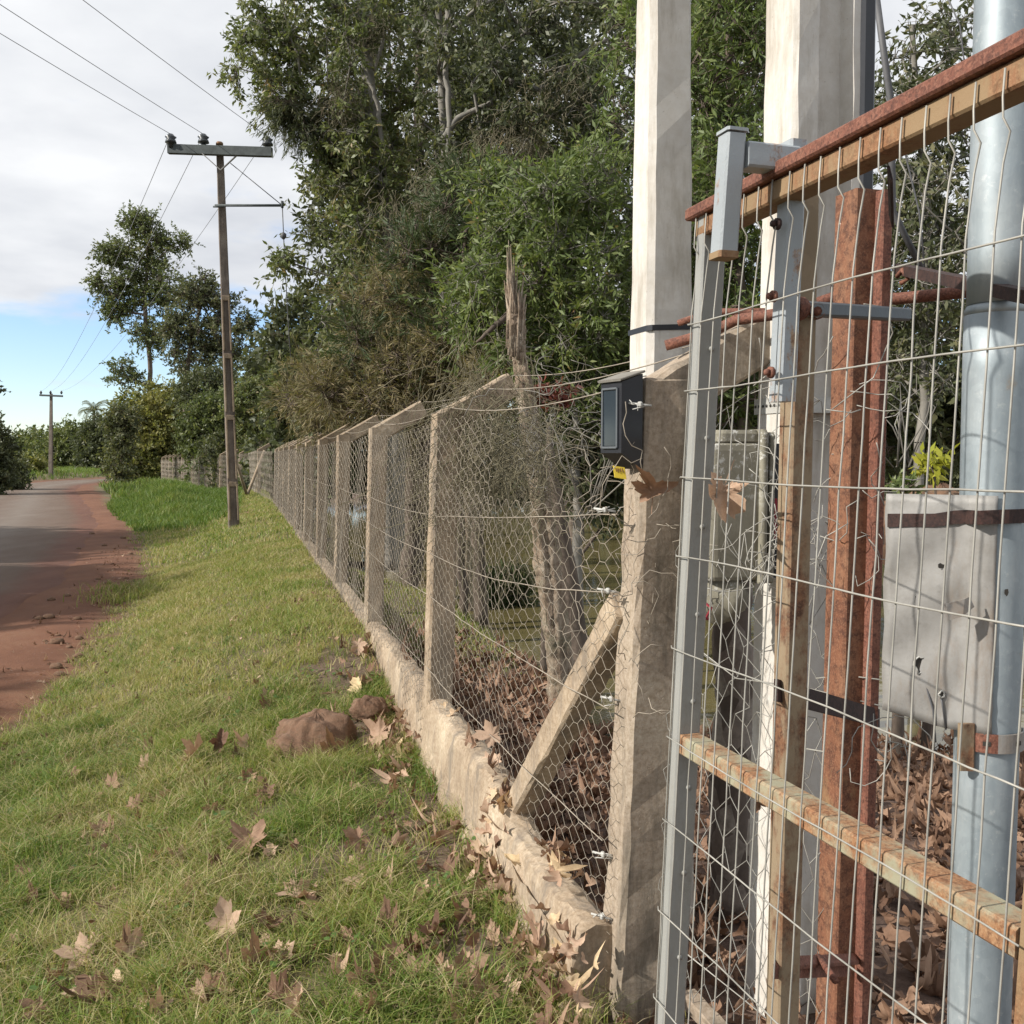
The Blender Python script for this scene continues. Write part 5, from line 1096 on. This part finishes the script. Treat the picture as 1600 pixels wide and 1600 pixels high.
bush('pond_shrub', [blob(790,935,13.6,46,22,.35,26), blob(755,945,13.4,24,16,.25,10)], gpx(790, 13.8), 'needle_green', dict(K=8, m=16, L=.26, ll=.16, lw=.018, droop=-.3, updir=1.2, along=1.6), 'blue green clump of blades at the pond edge behind the netting', 14)
bush('undergrowth_bush', [blob(905,710,9.8,60,60,.6,28), blob(840,690,10.3,50,50,.5,12), blob(955,730,10,40,50,.4,14)], gpx(900, 9.9), 'leaf_dark', dict(broad, L=.3, ll=.10), 'dark green bush right of the broken trunk, beside the black case', 15)
bush('red_leaved_plant', [blob(860,618,8.6,30,10,.15,8)], gpx(850, 8.8), 'leaf_red', dict(K=5, m=8, L=.12, ll=.08, lw=.03, droop=.2), 'red leaved plant peeping over the fence beside the broken trunk', 16)
# thicket on the far bank of the pond
for k, (px, w, h, Y) in enumerate([(470,90,120,40),(640,110,160,42),(800,130,170,44),(960,120,190,45),(1120,130,170,46),(1290,130,190,46),(1460,130,170,47),(1640,130,190,47)]):
    bush('bank_thicket', [blob(px,700,Y,w,55,2.2,70), blob(px+20,640,Y+1,w*.8,h*.42,2.4,60), blob(px-10,752,Y-1.5,w,24,1.2,36), blob(px+10,540,Y+2,w*.85,90,2.6,90)], gpx(px, Y), 'leaf_dark', dict(K=6, m=9, L=1.0, ll=.34, lw=.17, droop=.3), ['dark thicket at the far left end of the pond bank','second dark thicket across the pond, behind the conifer','dark thicket across the pond behind the broken trunk','dark thicket across the pond left of the white pole','dark thicket across the pond between the two concrete poles','dark thicket across the pond behind the channelled pole','dark thicket across the pond behind the metal sheet','dark thicket across the pond at the right edge'][k], 40+k, 'thickets across the pond', 'thicket', rb=.12, step=1.0)
# earth heap behind the sheet
g = P(1470, 768, 7.0); V, Fc = rocky(Vector((g.x, g.y, g.z-.30)), .42, .3, .34, 77); o = npmesh('soil_heap', V, Fc, 'rock', smooth=True); tag(o, 'reddish brown heap of soil behind the top of the metal sheet', 'soil heap')
# broken trunk, dark companion trunk, thin trunks
def trunk(name, pts, rr, mat, label, cat='trunk', jit=.004, n=14, group=None, sub=6, snag=False):
    q = []; r = []; sub = sub if not snag else 22; n = n if not snag else 26
    for i in range(len(pts)-1):
        for k in range(sub):
            t = k/sub; w = Vector((rnd.gauss(0,jit),rnd.gauss(0,jit),0))*(1 if not snag else .35); q.append(Vector(pts[i]).lerp(Vector(pts[i+1]), t)+w); r.append((rr[i]+(rr[i+1]-rr[i])*t)*(1+rnd.gauss(0,.035 if not snag else .015)))
    q.append(Vector(pts[-1])); r.append(rr[-1]); m = MB(); m.tube(q, r, n, smooth=not snag or True)
    if snag:
        L = len(q)
        for i in range(L):      # ridges, knots and scars
            for j in range(n):
                a = 6.283*j/n; z = q[i].z
                d = .16*math.sin(3*a+z*2.2+1.5*math.sin(z*3))+.10*math.sin(7*a-z*4.1)+.07*math.sin(11*a+z*9)+.12*max(0, math.sin(z*8+2*a))**6+rnd.gauss(0,.035)
                v = Vector(m.v[i*n+j]); m.v[i*n+j] = tuple(v+(v-q[i])*d)
        top = Vector(pts[-1]); R0 = rr[-1]
        for k in range(80):
            a = rnd.uniform(0, 6.28); ro = R0*rnd.uniform(.55, 1.0); b = top+Vector((math.cos(a)*ro, math.sin(a)*ro, -rnd.uniform(.1, .3))); h = rnd.uniform(.12, .26)*(1.25+.75*math.cos(a-2.7))+.12
            m.tube([b, b+Vector((rnd.gauss(0,.004), 0, h*.55)), b+Vector((rnd.gauss(.0,.010)+math.cos(a)*.012, rnd.gauss(0,.008), h))], [.016, .011, .0015], 4)
    o = m.build(name, mat); return tag(o, label, cat, group)
T1 = [PXT(882,1118,6.5), PXT(868,980,6.5), PXT(853,860,6.5), PXT(838,740,6.5), PXT(822,620,6.45), PXT(810,540,6.4), PXT(806,490,6.4)]
trunk('broken_trunk', T1, [.082,.080,.074,.064,.050,.044,.050], 'dead_trunk', 'tall broken dead tree trunk with a splintered top, just behind the netting', snag=True, jit=.008)
trunk('dark_trunk', [PXT(915,1085,7.3), PXT(893,930,7.3), PXT(872,800,7.3), PXT(860,720,7.3), PXT(856,660,7.4)], [.085,.07,.06,.04,.012], 'bark', 'dark leaning trunk touching the right side of the broken trunk')
trunk('slim_tree', [PXT(752,975,11.5), PXT(748,860,11.5), PXT(742,740,11.5), PXT(738,600,11.5), PXT(745,500,11.5)], [.09,.075,.065,.05,.03], 'bark', 'mossy thin trunk behind the netting right of the second post', group='thin trunks behind the netting')
trunk('slim_tree', [PXT(735,990,13), PXT(728,880,13), PXT(735,700,13)], [.09,.08,.06], 'dead_trunk', 'bent thin trunk close behind the second fence post', group='thin trunks behind the netting')
trunk('slim_tree', [PXT(640,905,14), PXT(655,800,14), PXT(662,690,14), PXT(668,560,14)], [.16,.13,.11,.09], 'bark', 'slanting brown trunk between the second and third fence posts', group='thin trunks behind the netting')
trunk('slim_tree', [PXT(612,890,16), PXT(607,780,16), PXT(603,690,16), PXT(600,500,16)], [.12,.11,.10,.08], 'bark_pale', 'straight greyish trunk just right of the third fence post', group='thin trunks behind the netting')
trunk('bare_branch', [PXT(745,535,9), PXT(790,495,9), PXT(850,430,9.2), PXT(940,330,9.6)], [.012,.03,.03,.01], 'bark', 'grey bare branch slanting up behind the top of the broken trunk', 'branch', jit=.006)
trunk('bare_branch', [PXT(890,440,10), PXT(905,520,10), PXT(960,570,10.2), PXT(1010,620,10.4)], [.012,.025,.03,.03], 'bark', 'dark branch reaching to the white pole below its black band', 'branch', jit=.006)
# hanging lichen beards and dry vines
def hang(name, spots, label, cat, mat='lichen', rad=.0022):
    A = []; B = []; tn = []
    for (px, py, Y, rx, L, n) in spots:
        c = P(px, py, Y)
        for _ in range(n):
            q = np.array(c)+np.array((NR.normal(0, rx), NR.normal(0, rx*.5), NR.normal(0, L*.38))); l = L*NR.uniform(.15, .6); s = 6; off = NR.normal(0, .05, 3)
            for k in range(s): q2 = q+np.array((NR.normal(0, .022)+off[0]*.5, NR.normal(0, .022), -l/s*NR.uniform(.4, 1.5))); A.append(q); B.append(q2); q = q2
    A = np.array(A); B = np.array(B); V, Fc = frusta(A, B, rad, rad, 3); o = npmesh(name, V, Fc, mat, tint=NR.uniform(0, 1, len(V))); return tag(o, label, cat, kind='stuff' if cat == 'vines' else None)
hang('lichen_beard', [(760,235,14.2,.14,.55,170),(800,245,14.2,.20,.7,300),(832,235,14.2,.10,.5,110)], 'brown beard of hanging lichen below a bare branch of the dark tree', 'lichen', rad=.0042)
hang('lichen_beard', [(535,150,16.3,.14,.7,160),(575,45,16.3,.2,.5,160),(640,330,14.8,.3,.8,120)], 'brown lichen beard in the crown of the tall left tree', 'lichen', rad=.0042)
hang('lichen_beard', [(700,300,14.0,.35,.7,200),(880,140,13.8,.3,.5,120)], 'thin lichen beard in the middle of the trees above the pine', 'lichen', rad=.0042)
hang('dry_vines', [(745,675,5.0,.10,.6,130),(805,675,4.8,.10,.4,90),(850,665,4.3,.10,.35,50),(830,740,6.1,.10,.4,110),(722,675,5.1,.05,.7,80),(770,670,5.2,.1,.5,90),(735,710,6.8,.22,.9,260),(640,700,9.0,.25,.9,160),(790,700,5.6,.2,.9,200)], 'curtain of dry grey brown vines hanging over the netting round the broken trunk', 'vines', rad=.0018)
for (px, py, Y, rx, n_) in ((818, 700, 6.0, .10, 110), (890, 650, 4.4, .14, 26)):
    m = MB(); tangle(P(px, py, Y), (rx, .1, rx*1.0), n_, .0018, 8); tag(m.build('dry_twigs', 'bark_pale'), 'ball of dry grey twigs tangled round the broken trunk' if n_ > 100 else 'sparse dry twigs caught on the top wires left of the black case', 'twigs', kind='stuff')
for (px, py, Y, lab) in ((925, 720, 3.4, 'leafless forked grey twigs standing in front of the dark bush left of the black case'), (1410, 640, 7.5, 'bare crooked twigs against the dark bush right of the rusty beam'), (1105, 680, 3.6, 'bare forked twigs standing above the meter box')):
    m = MB()
    for k in range(9):
        p0 = P(px+rnd.uniform(-15, 15), py+90, Y); p1 = p0+Vector((rnd.gauss(0,.08), rnd.gauss(0,.04), .16+rnd.uniform(0,.1)))*(Y/3.4)**.8; p2 = p1+Vector((rnd.gauss(0,.06), 0, rnd.uniform(.04,.14)))*(Y/3.4)**.8
        m.tube([p0, p1, p2], [.0028*Y/3.4, .0022*Y/3.4, .001], 5)
    tag(m.build('bare_twigs', 'bark_pale'), lab, 'twigs')
# bare branches among the big trees
for k, (pts, r0) in enumerate([(((700,0,15),(697,90,15),(702,190,15),(698,300,15)), .05), (((598,60,16.6),(585,110,16.6),(548,60,16.6),(520,45,16.6)), .03), (((598,230,16.5),(590,160,16.5),(570,110,16.5)), .04), (((770,120,14.8),(840,140,14.6),(900,90,14.5),(950,60,14.5)), .045), (((690,220,15),(715,185,15),(770,160,15)), .05)]):
    trunk('bare_branch', [PXT(*p) for p in pts], [r0, r0*.9, r0*.8, r0*.6][:len(pts)], 'bark_pale', ['pale upright bare limb in the middle of the dark tree','crooked pale limb high in the tall left tree','short pale limb in the heart of the tall left tree','long dark limb reaching right under the top of the dark tree','slanting limb joining the pale upright limb'][k], 'branch', jit=.01, n=8)

# far trees and hedges
farb = dict(K=9, m=13, L=1.1, ll=.26, lw=.13, droop=.2)
tree('eucalyptus_tree', [gpx(236, 95), PXT(234, 560, 95), PXT(226, 470, 95), PXT(232, 400, 95), PXT(225, 350, 95)],
 [blob(220,352,95,28,22,1.2,22), blob(180,395,95,32,22,1.3,24), blob(245,395,95,30,28,1.3,26), blob(165,445,95,20,18,.9,12), blob(205,455,95,36,32,1.6,34), blob(260,450,95,32,30,1.5,28), blob(185,490,95,24,14,1,14), blob(230,520,95,34,26,1.4,20), blob(195,585,95,24,22,1.1,14), blob(285,380,95,10,14,.6,5)],
 dict(farb, L=1.3, ll=.33, lw=.14), 'leaf_olive', 'bark', .30, 'tall slender tree with an open crown beyond the road bend', seed=20, rtip=.03, step=1.2, wig=.15, twig=.015, tint_shift=-.1)
tree('eucalyptus_tree', [gpx(290, 78), PXT(290, 600, 78), PXT(300, 520, 78), PXT(318, 460, 78)],
 [blob(300,460,78,32,20,1.3,22), blob(340,470,78,26,20,1.1,16), blob(280,510,78,32,24,1.3,24), blob(330,520,78,36,30,1.5,28), blob(378,515,78,16,26,.9,12), blob(300,560,78,44,30,1.6,30), blob(360,560,78,20,20,1,12), blob(320,442,78,22,8,.8,7)],
 dict(farb, L=1.1, ll=.28, lw=.12), 'leaf_dark', 'bark', .28, 'lower dark open crowned tree directly behind the tall electricity pole', seed=21, rtip=.03, step=1.2, wig=.15, twig=.015, tint_shift=.12)
def hedge(px, py, Y, rx, ry, leaf, label, seed, n=90, shift=0, kw=None, nm='hedge_bush', rY=None, cat='bush'):
    zg = float(T((px-800)/F*Y, Y)); yg = 714+(EYE-zg)/Y*F; top_ = py-ry; hh = max(6, (yg-py)/2); extra = [blob(px, yg-hh*.8, Y-.5, rx*.85, hh, (rY or rx*Y/F*.6), int(n*.55))] if yg > py+ry*.7 else []
    return bush(nm, [blob(px, py, Y, rx, ry, rY or rx*Y/F*.7, n)]+extra, gpx(px, Y), leaf, kw or dict(farb, L=.8*Y/55, ll=.24*Y/60, lw=.11*Y/60), label, seed, 'bushes beyond the road bend', cat, rb=.12, shift=shift, step=1.0)
hedge(255,655,86,72,52,'leaf_hedge','big round yellow green bush behind the distant fence',22,190,.22)
hedge(212,720,84,36,34,'leaf_hedge','low green bush at the left end of the distant fence',23,70,.1)
hedge(330,670,60,45,60,'leaf_olive','dark bush just left of the tall pole',24,110,-.15)
hedge(400,650,50,44,58,'leaf_olive','brownish green bush just right of the tall pole',25,120,.1)
hedge(420,590,54,40,38,'leaf_dark','dark crown against the sky right of the tall pole',26,70,.1)
hedge(455,630,40,38,62,'leaf_olive','olive bush at the left foot of the conifer',27,90,.1)
hedge(330,610,70,50,36,'leaf_dark','dark bush under the open crowned trees',28,70)
hedge(160,690,118,36,30,'leaf_dark','dark bush below the palm',29,110)
hedge(105,697,130,44,24,'leaf_olive','wide dull bush right of the far pole',30,90)
hedge(55,700,135,36,20,'leaf_olive','dull bush behind the far pole',31,60,-.1)
hedge(118,722,140,44,9,'leaf_hedge','low yellowish scrub at the foot of the far bushes',32,60,.15)
hedge(38,733,92,30,8,'leaf_hedge','low scrub around the foot of the far pole',33,40,.1)
hedge(190,670,66,22,30,'leaf_dark','grey green bush between palm and big round bush',34,40,.2)
hedge(375,712,50,60,32,'leaf_dark','shadowy low bush behind the distant fence right of the pole',35,70)
hedge(-16,705,48,32,50,'leaf_dark','dark bush at the left edge across the road',36,120,-.05)
hedge(4,735,56,30,16,'leaf_dark','low dark bush at the left edge across the road',37,60)
tree('roadside_tree', [gpx(-60, 50), PXT(-58, 600, 50), PXT(-50, 450, 50)], [blob(-110,560,50,60,70,2,70), blob(-30,610,50,12,22,.5,5), blob(-130,430,50,70,70,2.2,50)], farb, 'leaf_dark', 'bark', .3, 'dark tree just entering the picture at the left edge across the road', seed=38, rtip=.03, step=1.2)
# roadside trees on the left, outside the frame, that shade the road
for k, (x, y, h, r) in enumerate([(-14.8, 2.5, 4.4, 2.6), (-16.2, 9.5, 4.6, 2.9), (-20.0, 17.5, 5.2, 3.3)]):
    c = np.array((x, y, h)); z0 = float(T(x, y))
    tree('roadside_tree', [(x, y, z0-.1), (x+.1, y, h*.5), (x, y, h)], [(c, np.array((r, r*1.5, r*.7)), 260)], dict(farb, L=.8), 'leaf_dark', 'bark', .22, ['nearest roadside tree across the road, left of the frame','second roadside tree across the road, left of the frame','third roadside tree across the road, left of the frame'][k], group='trees across the road', seed=60+k, rtip=.02, step=.8)
# palm
def palm(px, pyb, pyt, Y, label):
    b = gpx(px, Y); top = P(px, pyt, Y); t_ = thing('palm_tree', Vector(b), label, 'palm'); m = MB()
    m.tube([Vector(b), Vector(b).lerp(top, .5)+Vector((.1,0,0)), top], [.25,.18,.15], 8); m.build('trunk', 'bark', t_)
    Vv = []; n = 0; rng = np.random.default_rng(5); A = []; B = []
    for k in range(26):
        a = rng.uniform(0, 6.28); el = rng.uniform(-.2, 1.1); L = 2.3; q = np.array(top); pr = q
        for s in range(12):
            t = s/12; e = el - 1.7*t*t; d = np.array((math.cos(a)*math.cos(e), math.sin(a)*math.cos(e), math.sin(e))); q = pr+d*L/12; A.append(pr); B.append(q)
            sd2 = np.cross(d, [0,0,1.]); sd2 /= np.linalg.norm(sd2)+1e-6
            for sgn in (-1, 1):
                for rr_ in range(2):
                    b_ = pr+(q-pr)*rr_*.5; e_ = b_+sd2*sgn*.42*(1-.5*t)+d*.22+np.array((0,0,-.22)); wv = d*.035; Vv += [b_-wv, b_+wv, e_]
            pr = q
    V = np.array(Vv); npmesh('fronds', V, np.arange(len(V)).reshape(-1, 3), 'leaf_dark', t_, tint=rng.uniform(.4, 1, len(V)))
palm(147, 735, 640, 126, 'feathery palm rising above the bushes left of the big round bush')

# ------------------------------------------------------------------ electricity line
pb = G(366, 824); pt = P(343, 224, pb.y*1.0); pole = thing('electricity_pole', pb, 'tall grey brown concrete electricity pole with crossarm standing in the grass', 'electricity pole')
m = MB(); m.prism([pb+Vector((0,0,-.3)), pt], chsec(.235,.20,.02), Vector((.95,.3,0)).normalized(), Vector((-.3,.95,0)), [1.0, .62], sub=30, jit=.0012); m.build('shaft', 'concrete_pole', pole)
# recessed panels down the near face, each a shallow darker channel between ribs
m = MB(); dz = (pt-pb); fdv = Vector((.3,-.95,0)).normalized()
for (f0_, f1_) in ((.02,.115),(.13,.29),(.305,.45),(.465,.60)):
    a_ = pb+dz*f0_; b_ = pb+dz*f1_; w0 = .1*(1-.38*f0_)
    for sgn in (-1, 1): m.prism([a_+fdv*(.102*(1-.38*f0_)+.02)+Vector((.95,.3,0))*sgn*.088*(1-.38*f0_), b_+fdv*(.102*(1-.38*f1_)+.02)+Vector((.95,.3,0))*sgn*.088*(1-.38*f1_)], chsec(.035,.045,.006), Vector((.95,.3,0)), fdv)
    m.prism([b_+fdv*(.1*(1-.38*f1_)+.02)-Vector((.95,.3,0))*.075, b_+fdv*(.1*(1-.38*f1_)+.02)+Vector((.95,.3,0))*.075], chsec(.045,.10,.006), fdv, None)
m.build('ribs', 'concrete_post', pole)
Yp = pb.y-.15
ca, cb2 = P(263, 233, Yp), P(425, 238, Yp-.2); m = MB(); m.prism([ca, cb2], chsec(.19, .12, .008), Vector((0,0,1)), None, sub=8, jit=.001); xarm = m.build('crossarm', 'crossarm', pole)
ins = []
for (px, py) in ((267, 228), (318, 228), (418, 232)):
    q = P(px, py, Yp-.06); m = MB(); m.tube([q+Vector((0,0,z)) for z in (-.03, .06, .065, .12, .125, .18, .19, .24)], [.05,.05,.12,.10,.07,.12,.09,.05], 10); m.build('insulator', 'porcelain', xarm); ins.append(q+Vector((0,0,.24)))
m = MB()
for px in (316, 373): m.prism([P(px, 240, Yp-.14), P(345, 266, Yp-.14)], chsec(.05,.02,.002), Vector((0,1,0)), None)
m.build('brace', 'sheet_zinc', xarm)
m = MB(); m.tube([P(343, 226, Yp), P(343, 222, Yp)], [.08,.06], 8); m.build('cap', 'rust_ochre', pole)
sa, sb = P(336, 321, Yp), P(441, 321, Yp-.1); m = MB(); m.tube([sa, sb], .028, 6); m.tube([P(333,323,Yp), P(350,323,Yp)], .02, 5); m.tube([sb+Vector((0,0,-.05)), sb+Vector((0,0,.09))], .03, 6); m.build('side_arm', 'crossarm', pole)
m = MB(); m.tube([P(360, 255, Yp), sb], .010, 5); m.build('stay_wire', 'cable', pole)
m = MB(); m.tube([sb, P(443, 367, Yp), P(446, 430, Yp), P(452, 530, Yp), P(458, 600, Yp+.5)], .011, 5); m.tube([P(442,363,Yp), P(443,366,Yp), P(443,371,Yp), P(443,374,Yp)], [.02,.06,.06,.02], 8); m.build('hanging_lead', 'cable', pole)
# second pole
b2 = P(79, 742, 88); t2 = P(80, 615, 88); pole2 = thing('electricity_pole', b2-Vector((0,0,.3)), 'small distant electricity pole with crossarm at the road bend', 'electricity pole')
m = MB(); m.prism([b2-Vector((0,0,.6)), t2], chsec(.34,.28,.02), (1,0,0), None, [1,.6]); m.build('shaft', 'concrete_pole', pole2)
m = MB(); m.prism([P(62,617.5,87.8), P(98,619,87.8)], chsec(.16,.16,.01), Vector((0,0,1)), None); xarm2 = m.build('crossarm', 'crossarm', pole2)
ins2 = []
for px in (64, 79, 96):
    q = P(px, 616, 87.8); m = MB(); m.tube([q, q+Vector((0,0,.15)), q+Vector((0,0,.3))], [.05,.12,.05], 8); m.build('insulator', 'porcelain', xarm2); ins2.append(q+Vector((0,0,.3)))
for k, (a_, b_) in enumerate(zip(ins, ins2)):
    m = MB(); m.tube([a_.lerp(b_, t/24)-Vector((0,0,1.1*4*(t/24)*(1-t/24))) for t in range(25)], .0075, 4)
    tag(m.build('power_line', 'cable_light'), ['left','middle','right'][k]+' wire of the span running from the tall pole back to the distant pole', 'power line', 'power lines')
tgt = [P(-240, -120, 9.0), P(-200, -195, 9.0), P(-120, -222, 9.2)]
for k, (a_, (e0, e1)) in enumerate(zip(ins, (((265,212),(0,38)), ((318,218),(28,0)), ((418,218),(152,0))))):
    # wires parallel to the road run back over the camera's left to the next pole
    dv = Vector((-.129, -1, .0)); L = 42; end = a_+dv*L
    m = MB(); m.tube([a_.lerp(end, t/24)-Vector((0,0,.55*4*(t/24)*(1-t/24))) for t in range(25)], .0065, 4)
    tag(m.build('power_line', 'cable_light'), ['lowest','middle','uppermost'][k]+' of the three wires climbing from the tall pole to the upper left corner', 'power line', 'power lines')
